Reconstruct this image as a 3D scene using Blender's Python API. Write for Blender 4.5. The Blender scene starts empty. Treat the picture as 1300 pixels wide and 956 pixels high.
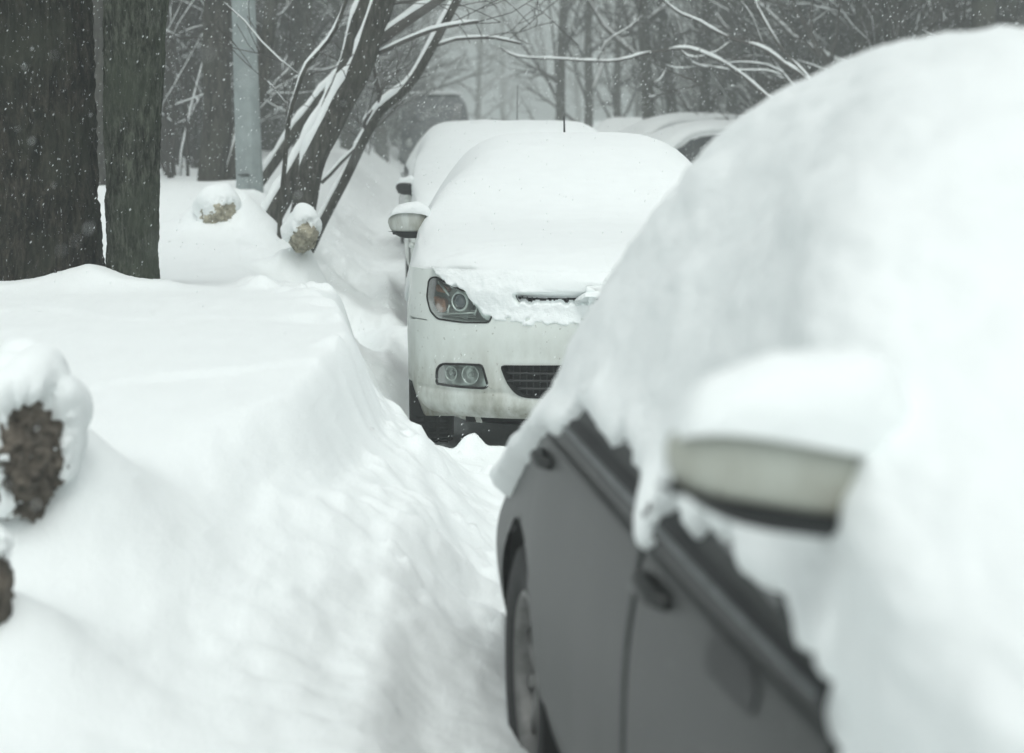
SKY_STR, SUN_STR, EXPOSURE, HAZE, HAZE_COL = .14, .5, -.11, .0067, (.82, .87, .86)
import bpy, math, random
import numpy as np
from mathutils import Vector, Matrix

SC = bpy.context.scene
C = SC.collection
R = math.radians
F_PX, CX, CY, HOR, CAMZ = 2540.0, 650.0, 478.0, 150.0, 1.55
PITCH = math.atan((CY - HOR) / F_PX)

def at(px, py, Y):
    """world point seen in direction of a photo pixel, at ground distance Y"""
    dx, dz = (px - CX) / F_PX, (CY - py) / F_PX
    cp, sp = math.cos(PITCH), math.sin(PITCH)
    d = (dx, cp + dz * sp, -sp + dz * cp)
    t = Y / d[1]
    return np.array((d[0] * t, Y, CAMZ + d[2] * t))

# ------------------------------------------------------------------ noise
def _hash(ix, iy, iz, seed):
    h = (ix.astype(np.int64) * 374761393 + iy.astype(np.int64) * 668265263 + iz.astype(np.int64) * 2147483647 + seed * 1274126177) & 0xffffffff
    h = ((h ^ (h >> 13)) * 1274126177) & 0xffffffff
    h = (h ^ (h >> 16)) * 2246822519 & 0xffffffff
    return ((h ^ (h >> 15)) & 0xffffff) / float(0xffffff) * 2 - 1

def vnoise(x, y, z, seed=0):
    x, y, z = np.broadcast_arrays(np.asarray(x, float), np.asarray(y, float), np.asarray(z, float))
    ix, iy, iz = np.floor(x), np.floor(y), np.floor(z)
    fx, fy, fz = x - ix, y - iy, z - iz
    fx, fy, fz = [f * f * f * (f * (f * 6 - 15) + 10) for f in (fx, fy, fz)]
    r = 0
    for a in (0, 1):
        for b in (0, 1):
            for c in (0, 1):
                w = (fx if a else 1 - fx) * (fy if b else 1 - fy) * (fz if c else 1 - fz)
                r = r + w * _hash(ix + a, iy + b, iz + c, seed)
    return r

def fbm(x, y, z=0.0, oct=4, seed=0, gain=.5):
    r, a, s, n = 0, 1.0, 1.0, 0
    for o in range(oct):
        r = r + a * vnoise(np.asarray(x) * s + 13.7 * o, np.asarray(y) * s + 7.1 * o, np.asarray(z) * s, seed + o)
        n += a; a *= gain; s *= 2.03
    return r / n

def sstep(a, b, x):
    t = np.clip((np.asarray(x, float) - a) / (b - a), 0, 1)
    return t * t * (3 - 2 * t)

def pchip(xs, ys, x):
    xs, ys = np.asarray(xs, float), np.asarray(ys, float)
    h = np.diff(xs); d = np.diff(ys) / h
    m = np.zeros_like(ys)
    for i in range(1, len(xs) - 1):
        if d[i - 1] * d[i] > 0:
            w1, w2 = 2 * h[i] + h[i - 1], h[i] + 2 * h[i - 1]
            m[i] = (w1 + w2) / (w1 / d[i - 1] + w2 / d[i])
    m[0], m[-1] = d[0], d[-1]
    x = np.clip(x, xs[0], xs[-1])
    k = np.clip(np.searchsorted(xs, x, side='right') - 1, 0, len(xs) - 2)
    t = (x - xs[k]) / h[k]
    return ((1 + 2 * t) * (1 - t) ** 2 * ys[k] + t * (1 - t) ** 2 * h[k] * m[k]
            + t * t * (3 - 2 * t) * ys[k + 1] + t * t * (t - 1) * h[k] * m[k + 1])

# ------------------------------------------------------------------ mesh helpers
class MB:
    def __init__(s): s.v = []; s.f = []; s.n = 0
    def add(s, V, Fs):
        V = np.asarray(V, float).reshape(-1, 3)
        s.v.append(V)
        s.f += [tuple(int(i) + s.n for i in f) for f in Fs]
        s.n += len(V); return s
    def tube(s, P, r, sides=6, cap=True):
        P = np.asarray(P, float); n = len(P); r = np.broadcast_to(np.asarray(r, float), (n,))
        T = np.gradient(P, axis=0); T /= np.linalg.norm(T, axis=1)[:, None] + 1e-12
        ref = np.array((0, 0, 1.)) if abs(T[:, 2]).mean() < .8 else np.array((1., 0, 0))
        A = np.cross(T, ref); A /= np.linalg.norm(A, axis=1)[:, None] + 1e-12
        B = np.cross(T, A)
        th = np.linspace(0, 2 * math.pi, sides, endpoint=False)
        V = P[:, None] + r[:, None, None] * (np.cos(th)[None, :, None] * A[:, None] + np.sin(th)[None, :, None] * B[:, None])
        fs = []
        for i in range(n - 1):
            for j in range(sides):
                k = (j + 1) % sides
                fs.append((i * sides + j, i * sides + k, (i + 1) * sides + k, (i + 1) * sides + j))
        if cap:
            fs.append(tuple(range(sides - 1, -1, -1))); fs.append(tuple((n - 1) * sides + j for j in range(sides)))
        return s.add(V, fs)
    def grid(s, G, mask=None, wrap=False):
        n, m = G.shape[:2]
        fs = []
        for i in range(n - 1):
            for j in range(m if wrap else m - 1):
                if mask is None or mask[i, j]:
                    k = (j + 1) % m
                    fs.append((i * m + j, i * m + k, (i + 1) * m + k, (i + 1) * m + j))
        return s.add(G.reshape(-1, 3), fs)
    def box(s, c, h, rot=None):
        V = np.array([(x, y, z) for x in (-1, 1) for y in (-1, 1) for z in (-1, 1)], float) * np.asarray(h, float)
        if rot is not None: V = V @ np.asarray(rot.to_3x3()).T
        return s.add(V + np.asarray(c, float), [(0, 1, 3, 2), (4, 6, 7, 5), (0, 4, 5, 1), (2, 3, 7, 6), (0, 2, 6, 4), (1, 5, 7, 3)])
    def lathe_x(s, prof, c, n=48):
        """profile (x, r) revolved about the x axis"""
        prof = np.asarray(prof, float); th = np.linspace(0, 2 * math.pi, n, endpoint=False)
        G = np.zeros((len(prof), n, 3))
        G[:, :, 0] = prof[:, 0, None]; G[:, :, 1] = prof[:, 1, None] * np.cos(th); G[:, :, 2] = prof[:, 1, None] * np.sin(th)
        return s.grid(G + np.asarray(c, float), wrap=True)
    def build(s, name, mat, parent=None, smooth=True, bevel=0, subd=0):
        me = bpy.data.meshes.new(name)
        me.from_pydata(np.concatenate(s.v).tolist(), [], s.f)
        return finish(name, me, mat, parent, smooth, bevel, subd)

def finish(name, me, mat, parent=None, smooth=True, bevel=0, subd=0):
    me.validate(); me.update()
    if smooth: me.polygons.foreach_set('use_smooth', [True] * len(me.polygons))
    me.materials.append(mat)
    o = bpy.data.objects.new(name, me); C.objects.link(o)
    if parent is not None: o.parent = parent
    if bevel:
        m = o.modifiers.new('bevel', 'BEVEL'); m.width = bevel; m.segments = 3; m.limit_method = 'ANGLE'; m.angle_limit = R(40)
        m.harden_normals = False
    if subd:
        m = o.modifiers.new('subd', 'SUBSURF'); m.levels = m.render_levels = subd
    return o

def fast_grid(name, G, mat, parent=None, mask=None, wrap=False, smooth=True):
    """G [n,m,3] -> quad mesh, quick path for large grids"""
    n, m = G.shape[:2]
    idx = np.arange(n * m).reshape(n, m)
    if wrap: idx = np.concatenate([idx, idx[:, :1]], 1)
    q = np.stack([idx[:-1, :-1], idx[:-1, 1:], idx[1:, 1:], idx[1:, :-1]], -1).reshape(-1, 4)
    if mask is not None: q = q[mask.reshape(-1)]
    me = bpy.data.meshes.new(name)
    me.vertices.add(n * m); me.vertices.foreach_set('co', G.reshape(-1).astype(np.float32))
    me.loops.add(len(q) * 4); me.loops.foreach_set('vertex_index', q.reshape(-1).astype(np.int32))
    me.polygons.add(len(q)); me.polygons.foreach_set('loop_start', (np.arange(len(q)) * 4).astype(np.int32))
    me.polygons.foreach_set('loop_total', np.full(len(q), 4, np.int32))
    me.update(calc_edges=True)
    return finish(name, me, mat, parent, smooth)

def tag(o, label=None, cat=None, group=None, kind=None):
    for k, v in (('label', label), ('category', cat), ('group', group), ('kind', kind)):
        if v: o[k] = v
    return o

def empty(name, loc, rz=0.0, rx=0.0, ry=0.0):
    o = bpy.data.objects.new(name, None); C.objects.link(o); o.location = loc; o.rotation_euler = (rx, ry, rz)
    o.empty_display_size = .2
    return o

# ------------------------------------------------------------------ materials
def new_mat(name):
    m = bpy.data.materials.new(name); m.use_nodes = True
    nt = m.node_tree; b = nt.nodes['Principled BSDF']
    return m, nt, b

def N(nt, t, **kw):
    n = nt.nodes.new(t)
    for k, v in kw.items():
        if k in n.inputs: n.inputs[k].default_value = v
        else: setattr(n, k, v)
    return n

def noise_node(nt, scale, detail=6, rough=.6, vec=None):
    n = N(nt, 'ShaderNodeTexNoise', Scale=scale, Detail=detail, Roughness=rough)
    if vec is not None: nt.links.new(vec, n.inputs['Vector'])
    return n

def coords(nt, scale=(1, 1, 1)):
    tc = nt.nodes.new('ShaderNodeTexCoord'); mp = nt.nodes.new('ShaderNodeMapping')
    mp.inputs['Scale'].default_value = scale
    nt.links.new(tc.outputs['Object'], mp.inputs['Vector'])
    return mp.outputs['Vector']

def ramp(nt, fac, stops):
    r = nt.nodes.new('ShaderNodeValToRGB'); e = r.color_ramp.elements
    while len(e) < len(stops): e.new(.5)
    for k, (p, c) in enumerate(stops):
        e[k].position = p; e[k].color = (c[0], c[1], c[2], 1)
    nt.links.new(fac, r.inputs['Fac'])
    return r.outputs['Color']

def bump(nt, b, height, strength, dist, prev=None):
    n = N(nt, 'ShaderNodeBump', Strength=strength, Distance=dist)
    nt.links.new(height, n.inputs['Height'])
    if prev is not None: nt.links.new(prev, n.inputs['Normal'])
    nt.links.new(n.outputs['Normal'], b.inputs['Normal'])
    return n.outputs['Normal']

def mat_plain(name, col, rough=.5, metal=0, var=.15, scale=30, bmp=0, coat=0, spec=.5):
    m, nt, b = new_mat(name)
    v = coords(nt)
    n = noise_node(nt, scale, 5, .6, v)
    c0 = [c * (1 - var) for c in col]; c1 = [min(1, c * (1 + var)) for c in col]
    nt.links.new(ramp(nt, n.outputs['Fac'], [(.3, c0), (.7, c1)]), b.inputs['Base Color'])
    b.inputs['Roughness'].default_value = rough; b.inputs['Metallic'].default_value = metal
    b.inputs['Coat Weight'].default_value = coat; b.inputs['Specular IOR Level'].default_value = spec
    if bmp: bump(nt, b, n.outputs['Fac'], .6, bmp)
    return m

def mat_snow(name, col=(.88, .915, .915), fine=.005, mid=.012, mscale=9, streak=None):
    m, nt, b = new_mat(name)
    v = coords(nt, streak or (1, 1, 1))
    n1 = noise_node(nt, mscale, 6, .62, v)
    n2 = noise_node(nt, 140, 3, .6, coords(nt))
    nt.links.new(ramp(nt, n1.outputs['Fac'], [(.25, [c * .975 for c in col]), (.75, [min(1, c * 1.015) for c in col])]), b.inputs['Base Color'])
    b.inputs['Roughness'].default_value = .85; b.inputs['Specular IOR Level'].default_value = .25
    p = bump(nt, b, n1.outputs['Fac'], .55, mid)
    bump(nt, b, n2.outputs['Fac'], .5, fine, p)
    return m

def mat_bark(name, dark, light, flecks=.0, vscale=1.0, tint=(.10, .12, .085)):
    m, nt, b = new_mat(name)
    v = coords(nt, (1, 1, .22))
    n1 = noise_node(nt, 30 * vscale, 9, .78, v)
    n2 = noise_node(nt, 3.5, 4, .5, coords(nt))
    c1 = ramp(nt, n1.outputs['Fac'], [(.40, dark), (.50, [(a * 2 + c) / 3 for a, c in zip(dark, light)]), (.62, light)])
    mx = nt.nodes.new('ShaderNodeMixRGB'); mx.blend_type = 'MIX'
    mr = N(nt, 'ShaderNodeMapRange'); mr.inputs[1].default_value = .45; mr.inputs[2].default_value = .7; mr.inputs[4].default_value = .8
    nt.links.new(n2.outputs['Fac'], mr.inputs[0]); nt.links.new(mr.outputs[0], mx.inputs[0])
    nt.links.new(c1, mx.inputs[1]); mx.inputs[2].default_value = (*tint, 1)
    out = mx.outputs[0]
    if flecks:
        n3 = noise_node(nt, 75, 3, .75, coords(nt, (1, 1, .5)))
        r3 = ramp(nt, n3.outputs['Fac'], [(.70 - flecks, (0, 0, 0)), (.74 - flecks, (1, 1, 1))])
        m2 = nt.nodes.new('ShaderNodeMixRGB'); nt.links.new(r3, m2.inputs[0]); nt.links.new(out, m2.inputs[1]); m2.inputs[2].default_value = (.55, .58, .58, 1)
        out = m2.outputs[0]
    nt.links.new(out, b.inputs['Base Color'])
    b.inputs['Roughness'].default_value = .95; b.inputs['Specular IOR Level'].default_value = .15
    bump(nt, b, n1.outputs['Fac'], 1.0, .03)
    return m

def mat_paint(name, col, dirt=(.16, .14, .10), zlo=.3, zhi=.9, amt=.6, rough=.3, coat=.6, metal=0.0, spots=True, base_dirt=0.0, spec=.5):
    """car paint with road grime thicker towards the sill (object space height)"""
    m, nt, b = new_mat(name)
    tc = nt.nodes.new('ShaderNodeTexCoord')
    sx = nt.nodes.new('ShaderNodeSeparateXYZ'); nt.links.new(tc.outputs['Object'], sx.inputs[0])
    n1 = noise_node(nt, 5, 7, .65, coords(nt, (1, 1, .45)))
    n2 = noise_node(nt, 55, 3, .6, coords(nt, (1, 1, .8)))
    mr = N(nt, 'ShaderNodeMapRange'); mr.inputs[1].default_value = zhi; mr.inputs[2].default_value = zlo
    nt.links.new(sx.outputs['Z'], mr.inputs[0])
    mu = N(nt, 'ShaderNodeMath', operation='MULTIPLY'); nt.links.new(mr.outputs[0], mu.inputs[0])
    r1 = ramp(nt, n1.outputs['Fac'], [(.38, (.12,) * 3), (.64, (1,) * 3)])
    nt.links.new(r1, mu.inputs[1])
    mu2 = N(nt, 'ShaderNodeMath', operation='MULTIPLY_ADD'); nt.links.new(mu.outputs[0], mu2.inputs[0]); mu2.inputs[1].default_value = amt; mu2.inputs[2].default_value = base_dirt
    mx = nt.nodes.new('ShaderNodeMixRGB'); nt.links.new(mu2.outputs[0], mx.inputs[0]); mx.inputs[1].default_value = (*col, 1); mx.inputs[2].default_value = (*dirt, 1)
    out = mx.outputs[0]
    if spots:
        r2 = ramp(nt, n2.outputs['Fac'], [(.66, (0, 0, 0)), (.72, (.65, .65, .65))])
        m2 = nt.nodes.new('ShaderNodeMixRGB'); nt.links.new(r2, m2.inputs[0]); nt.links.new(out, m2.inputs[1]); m2.inputs[2].default_value = (*[d * .8 for d in dirt], 1)
        out = m2.outputs[0]
    nt.links.new(out, b.inputs['Base Color'])
    rr = N(nt, 'ShaderNodeMapRange'); rr.inputs[3].default_value = rough; rr.inputs[4].default_value = .8
    nt.links.new(mu2.outputs[0], rr.inputs[0]); nt.links.new(rr.outputs[0], b.inputs['Roughness'])
    b.inputs['Coat Weight'].default_value = coat; b.inputs['Coat Roughness'].default_value = .25; b.inputs['Specular IOR Level'].default_value = spec; b.inputs['Metallic'].default_value = metal
    return m

def mat_clear(name, tint=(.9, .95, .93)):
    m = bpy.data.materials.new(name); m.use_nodes = True; nt = m.node_tree; nt.nodes.clear()
    o = nt.nodes.new('ShaderNodeOutputMaterial'); t = N(nt, 'ShaderNodeBsdfTransparent'); t.inputs[0].default_value = (*tint, 1)
    g = N(nt, 'ShaderNodeBsdfGlossy', Roughness=.12); g.inputs[0].default_value = (1, 1, 1, 1)
    d = N(nt, 'ShaderNodeBsdfDiffuse'); d.inputs[0].default_value = (.6, .64, .62, 1)
    f = N(nt, 'ShaderNodeFresnel', IOR=1.5); mx = nt.nodes.new('ShaderNodeMixShader'); m2 = nt.nodes.new('ShaderNodeMixShader')
    m2.inputs[0].default_value = .06
    nt.links.new(t.outputs[0], m2.inputs[1]); nt.links.new(d.outputs[0], m2.inputs[2])
    fm = N(nt, 'ShaderNodeMath', operation='MULTIPLY'); fm.inputs[1].default_value = .3; nt.links.new(f.outputs[0], fm.inputs[0]); nt.links.new(fm.outputs[0], mx.inputs[0]); nt.links.new(m2.outputs[0], mx.inputs[1]); nt.links.new(g.outputs[0], mx.inputs[2])
    nt.links.new(mx.outputs[0], o.inputs[0])
    return m

M = dict(
    snow=mat_snow('snow_on_ground', mid=.018, mscale=10, streak=(1, .45, 1)),
    snow_car=mat_snow('snow_on_car', mid=.009, mscale=14, streak=(.6, 1.6, 1.6)),
    snow_near=mat_snow('fluffy_snow_on_car', mid=.022, mscale=13, streak=(1, .38, 1)),
    snow_branch=mat_snow('snow_on_branch', mid=.003, mscale=30),
    bark_a=mat_bark('dark_rugged_bark', (.006, .006, .005), (.085, .076, .06), .05, 1.0, (.05, .055, .04)),
    bark_b=mat_bark('grey_green_bark', (.012, .014, .010), (.15, .165, .13), .03, 1.6, (.07, .085, .06)),
    bark=mat_bark('forest_bark', (.03, .028, .024), (.13, .125, .11), .0, 1.0, (.08, .08, .065)),
    twig=mat_plain('twig_bark', (.06, .055, .05), .9, var=.3, scale=8),
    white=mat_paint('white_car_paint', (.70, .745, .715), dirt=(.17, .16, .11), zlo=.2, zhi=.72, amt=.95),
    grey=mat_paint('charcoal_car_paint', (.012, .0135, .0135), dirt=(.13, .137, .134), zlo=.0, zhi=1.15, amt=.55, rough=.45, coat=.15, base_dirt=.02, spec=.35),
    silver=mat_paint('silver_car_paint', (.38, .40, .40), amt=.4),
    black_paint=mat_paint('dark_car_paint', (.05, .055, .06), amt=.4),
    mirror_cap=mat_paint('dirty_pale_mirror_paint', (.46, .49, .44), dirt=(.15, .12, .075), zlo=-.06, zhi=.07, amt=1.0, rough=.4),
    glass=mat_plain('dark_window_glass', (.018, .022, .024), .12, var=.2),
    plastic=mat_plain('black_plastic', (.014, .015, .016), .55, var=.3),
    rubber=mat_plain('tyre_rubber', (.016, .016, .017), .85, var=.4, scale=40, bmp=.003),
    under=mat_plain('dark_underbody', (.010, .010, .011), .9, var=.4, scale=12, bmp=.01),
    chrome=mat_plain('dull_chrome_strip', (.22, .235, .24), .5, .8, .25),
    rim=mat_plain('dirty_alloy_rim', (.20, .20, .195), .5, .6, .3, 25),
    reflector=mat_plain('lamp_reflector', (.62, .65, .63), .28, .75, .08),
    housing=mat_plain('lamp_housing', (.38, .41, .395), .45, .2, .25, 40),
    amber=mat_plain('amber_indicator', (.30, .15, .10), .35, 0, .25, 60),
    lens=mat_plain('projector_lens', (.035, .045, .06), .06, 0, .2, spec=.9, coat=.6),
    clear=mat_clear('clear_lamp_cover'),
    pole=mat_plain('galvanised_pole', (.27, .31, .31), .65, .1, .22, 6),
    seam=mat_plain('panel_gap_black', (.008, .008, .008), .9),
    rock=mat_plain('brown_dirty_ice', (.10, .085, .068), .9, 0, .9, 22, .05),
    ice=mat_plain('beige_dirty_ice', (.30, .28, .215), .9, 0, .6, 22, .02),
)
# ------------------------------------------------------------------ cars
# local car frame: x lateral, y from the nose (0) to the tail (L), z up
XW, ND, NN = .885, .62, 2.6
_th = np.linspace(0, math.pi / 2, 4000)
_nx = XW * np.sin(_th) ** (2 / NN); _ny = ND * (1 - np.cos(_th) ** (2 / NN))
_nt = np.concatenate([[0], np.cumsum(np.hypot(np.diff(_nx), np.diff(_ny)))])
_nt_end = _nt[-1]

def nose_half(y):
    return np.where(y < ND, np.interp(y, _ny, _nx), XW)

def lean(z): return .9 * np.maximum(0, z - .58) ** 2 + .6 * np.maximum(0, .38 - z) ** 2

def FN(t, z, off=0.0):
    """point on the nose surface: arc position t, height z, pushed outwards by off"""
    t, z = np.broadcast_arrays(np.asarray(t, float), np.asarray(z, float))
    a = np.abs(t)
    x = np.interp(a, _nt, _nx); y = np.interp(a, _nt, _ny) + np.maximum(0, a - _nt_end)
    e = .004
    dx = np.interp(a + e, _nt, _nx) - np.interp(np.maximum(a - e, 0), _nt, _nx)
    dy = np.interp(a + e, _nt, _ny) + np.maximum(0, a + e - _nt_end) - np.interp(np.maximum(a - e, 0), _nt, _ny) - np.maximum(0, a - e - _nt_end)
    l = np.hypot(dx, dy) + 1e-9; nx, ny = dy / l, -dx / l
    off = np.asarray(off, float) + 0 * a; po, no = np.maximum(off, 0), np.minimum(off, 0)      # inward offsets go straight back
    return np.stack([np.sign(t) * (x * (1 + no * .45) + nx * po), y + ny * po - no + lean(z), z], -1)

ST = dict(
    pw=([0, .62, 1.0, 2.2, 3.4, 4.1, 4.45, 4.57], [.885, .885, .885, .89, .885, .86, .78, .62]),
    zb=([0, .10, .40, .9, 1.3, 1.6, 2.6, 3.6, 4.2, 4.45, 4.57], [.73, .77, .86, .915, .935, .945, .975, 1.01, 1.03, 1.0, .90]),
    xr=([0, .4, 1.0, 1.35, 1.6, 2.0, 3.2, 3.8, 4.2, 4.57], [.60, .66, .70, .74, .66, .58, .56, .54, .56, .45]),
    zt=([0, .05, .4, .9, 1.2, 1.4, 1.7, 2.05, 2.5, 3.0, 3.4, 3.8, 4.1, 4.3, 4.5, 4.57], [.74, .78, .89, .96, .99, 1.04, 1.23, 1.40, 1.455, 1.46, 1.43, 1.31, 1.17, 1.09, 1.06, .95]),
)
VK = np.array([0, .10, .25, .38, .48, .58, .70, .80, 1.0])

def controls(y, st=ST, grow=0.0, inset=True):
    y = np.asarray(y, float)
    pw = pchip(*st['pw'], y); pw = np.where(y < ND, np.minimum(pw, nose_half(np.maximum(y, 0))), pw)
    zb = pchip(*st['zb'], y); xr = pchip(*st['xr'], y); zt = pchip(*st['zt'], y)
    k = pw / .885
    ins = np.where(y < .43, .13, 0) * np.ones_like(y) if inset else 0 * y
    tap = pchip(*st['tap'], y) if 'tap' in st else 0 * y
    xb = pw - .05 - tap - ins * .75
    xr = np.minimum(xr * k, xb - .03) - .5 * tap
    d = zt - zb
    z3 = np.minimum(.80, zb - .07)
    P = np.zeros((len(y), 9, 2))
    P[:, 0] = np.stack([pw - .07 - ins, 0 * y + .20], -1)
    P[:, 1] = np.stack([pw - .02 - ins, 0 * y + .34], -1)
    P[:, 2] = np.stack([pw - ins, 0 * y + .58], -1)
    P[:, 3] = np.stack([pw - .012 - ins - .5 * tap, z3], -1)
    P[:, 4] = np.stack([xb, zb], -1)
    P[:, 5] = np.stack([(xb + xr) / 2 + .022, zb + .42 * d], -1)
    P[:, 6] = np.stack([xr, zb + .80 * d], -1)
    P[:, 7] = np.stack([xr - .14 * np.clip(xr / .56, .2, 1), zb + .955 * d], -1)
    P[:, 8] = np.stack([0 * y, zt], -1)
    if grow:
        P[:, :, 0] += grow * np.array([1, 1, 1, 1, 1, 1, .9, .5, 0]); P[:, :, 1] += grow * np.array([0, 0, 0, 0, .3, .5, .8, 1, 1])
    return P

def _hermite_mat(v):
    h = np.diff(VK); out = np.zeros((len(v), 9))
    for c in range(9):
        e = np.zeros(9); e[c] = 1
        m = np.zeros(9); d = np.diff(e) / h
        m[1:-1] = (d[:-1] * h[1:] + d[1:] * h[:-1]) / (h[:-1] + h[1:]) ; m[0] = d[0]; m[-1] = 0
        k = np.clip(np.searchsorted(VK, v, side='right') - 1, 0, 7); t = (v - VK[k]) / h[k]
        out[:, c] = ((1 + 2 * t) * (1 - t) ** 2 * e[k] + t * (1 - t) ** 2 * h[k] * m[k] + t * t * (3 - 2 * t) * e[k + 1] + t * t * (t - 1) * h[k] * m[k + 1])
    return out

def section(y, v, st=ST, grow=0.0, inset=True):
    """right half surface [len(y), len(v), 3]"""
    y = np.asarray(y, float); v = np.asarray(v, float)
    P = controls(y, st, grow, inset); H = _hermite_mat(v)
    xz = np.einsum('vc,ycd->yvd', H, P)
    return np.stack([xz[..., 0], np.repeat(y[:, None], len(v), 1), xz[..., 1]], -1)

def grid_normals(G):
    a = np.gradient(G, axis=0); b = np.gradient(G, axis=1)
    n = np.cross(a, b); n /= np.linalg.norm(n, axis=2)[..., None] + 1e-12
    return n

def mirror_full(G):
    """right half (v 0..1, sill to roof centre) -> full left sill .. right sill grid"""
    Lh = G * np.array([-1, 1, 1])
    return np.concatenate([Lh, G[:, ::-1][:, 1:]], 1)

AX_F, AX_R, AXZ, WR, AR = .88, 3.46, .315, .315, .365

def side_cut(G, cell):
    """snap side vertices onto the wheel-arch circles, return face mask"""
    n, m = G.shape[:2]
    low = G[..., 2] < .86
    inside = np.zeros((n, m), bool)
    for ay in (AX_F, AX_R):
        dy, dz = G[..., 1] - ay, G[..., 2] - AXZ
        r = np.hypot(dy, dz) + 1e-9
        near = low & (np.abs(r - AR) < cell * .75) & (np.abs(G[..., 0]) > .5)
        G[..., 1] = np.where(near, ay + dy / r * AR, G[..., 1]); G[..., 2] = np.where(near, AXZ + dz / r * AR, G[..., 2])
    c = (G[:-1, :-1] + G[1:, :-1] + G[:-1, 1:] + G[1:, 1:]) / 4
    keep = np.ones((n - 1, m - 1), bool)
    for ay in (AX_F, AX_R):
        keep &= ~((np.hypot(c[..., 1] - ay, c[..., 2] - AXZ) < AR - .001) & (c[..., 2] < .86) & (np.abs(c[..., 0]) > .5))
    return G, keep

def patch(y0, y1, v0, v1, off, side=1, ny=40, nv=24, st=ST, lip=.012):
    """raised panel following the body between two stations, edges turned in"""
    y = np.linspace(y0, y1, ny); v = np.linspace(v0, v1, nv)
    G = section(y, v, st)
    n = -grid_normals(G)
    if n[ny // 2, nv // 2, 0] < 0: n = -n
    o = np.full((ny, nv), off); o[0] = o[-1] = -lip; o[:, 0] = o[:, -1] = -lip
    yy = G[..., 1].copy()
    G = G + n * o[..., None]
    return G * np.array([side, 1, 1])

def wheel(parent, x, y, side, steer=0.0, dish=.02, style='spoke'):
    w = empty('wheel', (x, y, AXZ), rz=steer); w.parent = parent
    s = side
    prof = [(-.095, .20), (-.10, .235), (-.105, .27), (-.095, .297), (-.07, .312), (-.03, .3155), (.03, .3155), (.07, .312), (.095, .297), (.105, .27), (.10, .235), (.095, .205), (.085, .20)]
    t = MB().lathe_x([(a * s, b) for a, b in prof], (0, 0, 0), 64)
    for k in range(48):
        a = k * 2 * math.pi / 48
        for q in (-.055, 0, .055):
            t.box((q, math.cos(a) * .3155, math.sin(a) * .3155), (.02, .013, .004), Matrix.Rotation(a - math.pi / 2, 3, 'X'))
    t.build('tyre', M['rubber'], w)
    r = MB().lathe_x([(.088 * s, .203), (.095 * s, .195), (.08 * s, .188), (.0, .175), (-.08 * s, .18)], (0, 0, 0), 48)
    r.lathe_x([(.062 * s, .001), (.066 * s, .03), (.055 * s, .045), (.03 * s, .05)], (0, 0, 0), 24)
    for k in range(10):
        a = k * math.pi / 5
        rt = Matrix.Rotation(a, 3, 'X')
        r.box(np.array(rt @ Vector((.052 * s, 0, .115))), (.014, .015, .075), rt)
    r.build('rim', M['rim'], w)
    MB().lathe_x([(-.02 * s, .0), (-.02 * s, .165), (-.04 * s, .165)], (0, 0, 0), 32).build('brake_disc', M['under'], w)
    return w

def resample(poly, n):
    p = np.array(list(poly) + [poly[0]], float)
    d = np.concatenate([[0], np.cumsum(np.hypot(*np.diff(p, axis=0).T))])
    s = np.linspace(0, d[-1], n, endpoint=False)
    q = np.stack([np.interp(s, d, p[:, 0]), np.interp(s, d, p[:, 1])], -1)
    for _ in range(2):
        q = (np.roll(q, 1, 0) + 2 * q + np.roll(q, -1, 0)) / 4
    return q

def inpoly(poly, X, Y):
    r = np.zeros(X.shape, bool); n = len(poly)
    for i in range(n):
        x0, y0 = poly[i]; x1, y1 = poly[(i + 1) % n]
        if y0 == y1: continue
        r ^= ((y0 > Y) != (y1 > Y)) & (X < (x1 - x0) * (Y - y0) / (y1 - y0) + x0)
    return r

def pdist(poly, X, Y):
    best = np.full(X.shape, 1e9); bx = X.copy(); by = Y.copy(); n = len(poly)
    for i in range(n):
        x0, y0 = poly[i]; x1, y1 = poly[(i + 1) % n]
        dx, dy = x1 - x0, y1 - y0; L = dx * dx + dy * dy + 1e-12
        t = np.clip(((X - x0) * dx + (Y - y0) * dy) / L, 0, 1)
        qx, qy = x0 + t * dx, y0 + t * dy; d = np.hypot(X - qx, Y - qy)
        m = d < best; best = np.where(m, d, best); bx = np.where(m, qx, bx); by = np.where(m, qy, by)
    return best, bx, by

def fan_patch(poly, off0, off1=None, rings=10, shrink=1.0):
    """dome-like filled patch on the nose surface over a star-shaped outline"""
    c = poly.mean(0); G = []
    for k in range(rings + 1):
        r = 1 - k / rings
        q = c + (poly - c) * r * shrink
        o = off0 if off1 is None else off0 + (off1 - off0) * (1 - r * r)
        G.append(FN(q[:, 0], q[:, 1], o))
    return np.array(G)

def wall_band(poly, o0, o1, steps=4, shrink=.97):
    c = poly.mean(0); G = []
    for k in range(steps + 1):
        f = k / steps
        q = c + (poly - c) * (1 + (shrink - 1) * f)
        G.append(FN(q[:, 0], q[:, 1], o0 + (o1 - o0) * f))
    return np.array(G)

HEAD = [(-.848, .832), (-.822, .846), (-.792, .848), (-.70, .812), (-.60, .785), (-.525, .752), (-.504, .712), (-.524, .664), (-.646, .660), (-.79, .668), (-.838, .70), (-.862, .758)]
FOG = [(-.798, .378), (-.796, .44), (-.78, .46), (-.756, .470), (-.66, .475), (-.558, .476), (-.53, .384), (-.545, .374), (-.67, .374)]
LGR = [(-.478, .478), (-.446, .40), (-.408, .352), (-.366, .336), (0, .328), (.366, .336), (.408, .352), (.446, .40), (.478, .478), (0, .484)]
SLOT = [(-.41, .786), (-.385, .745), (-.33, .735), (0, .732), (.33, .735), (.385, .745), (.41, .786), (0, .790)]
mx = lambda P: [(-a, b) for a, b in P][::-1]

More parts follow.
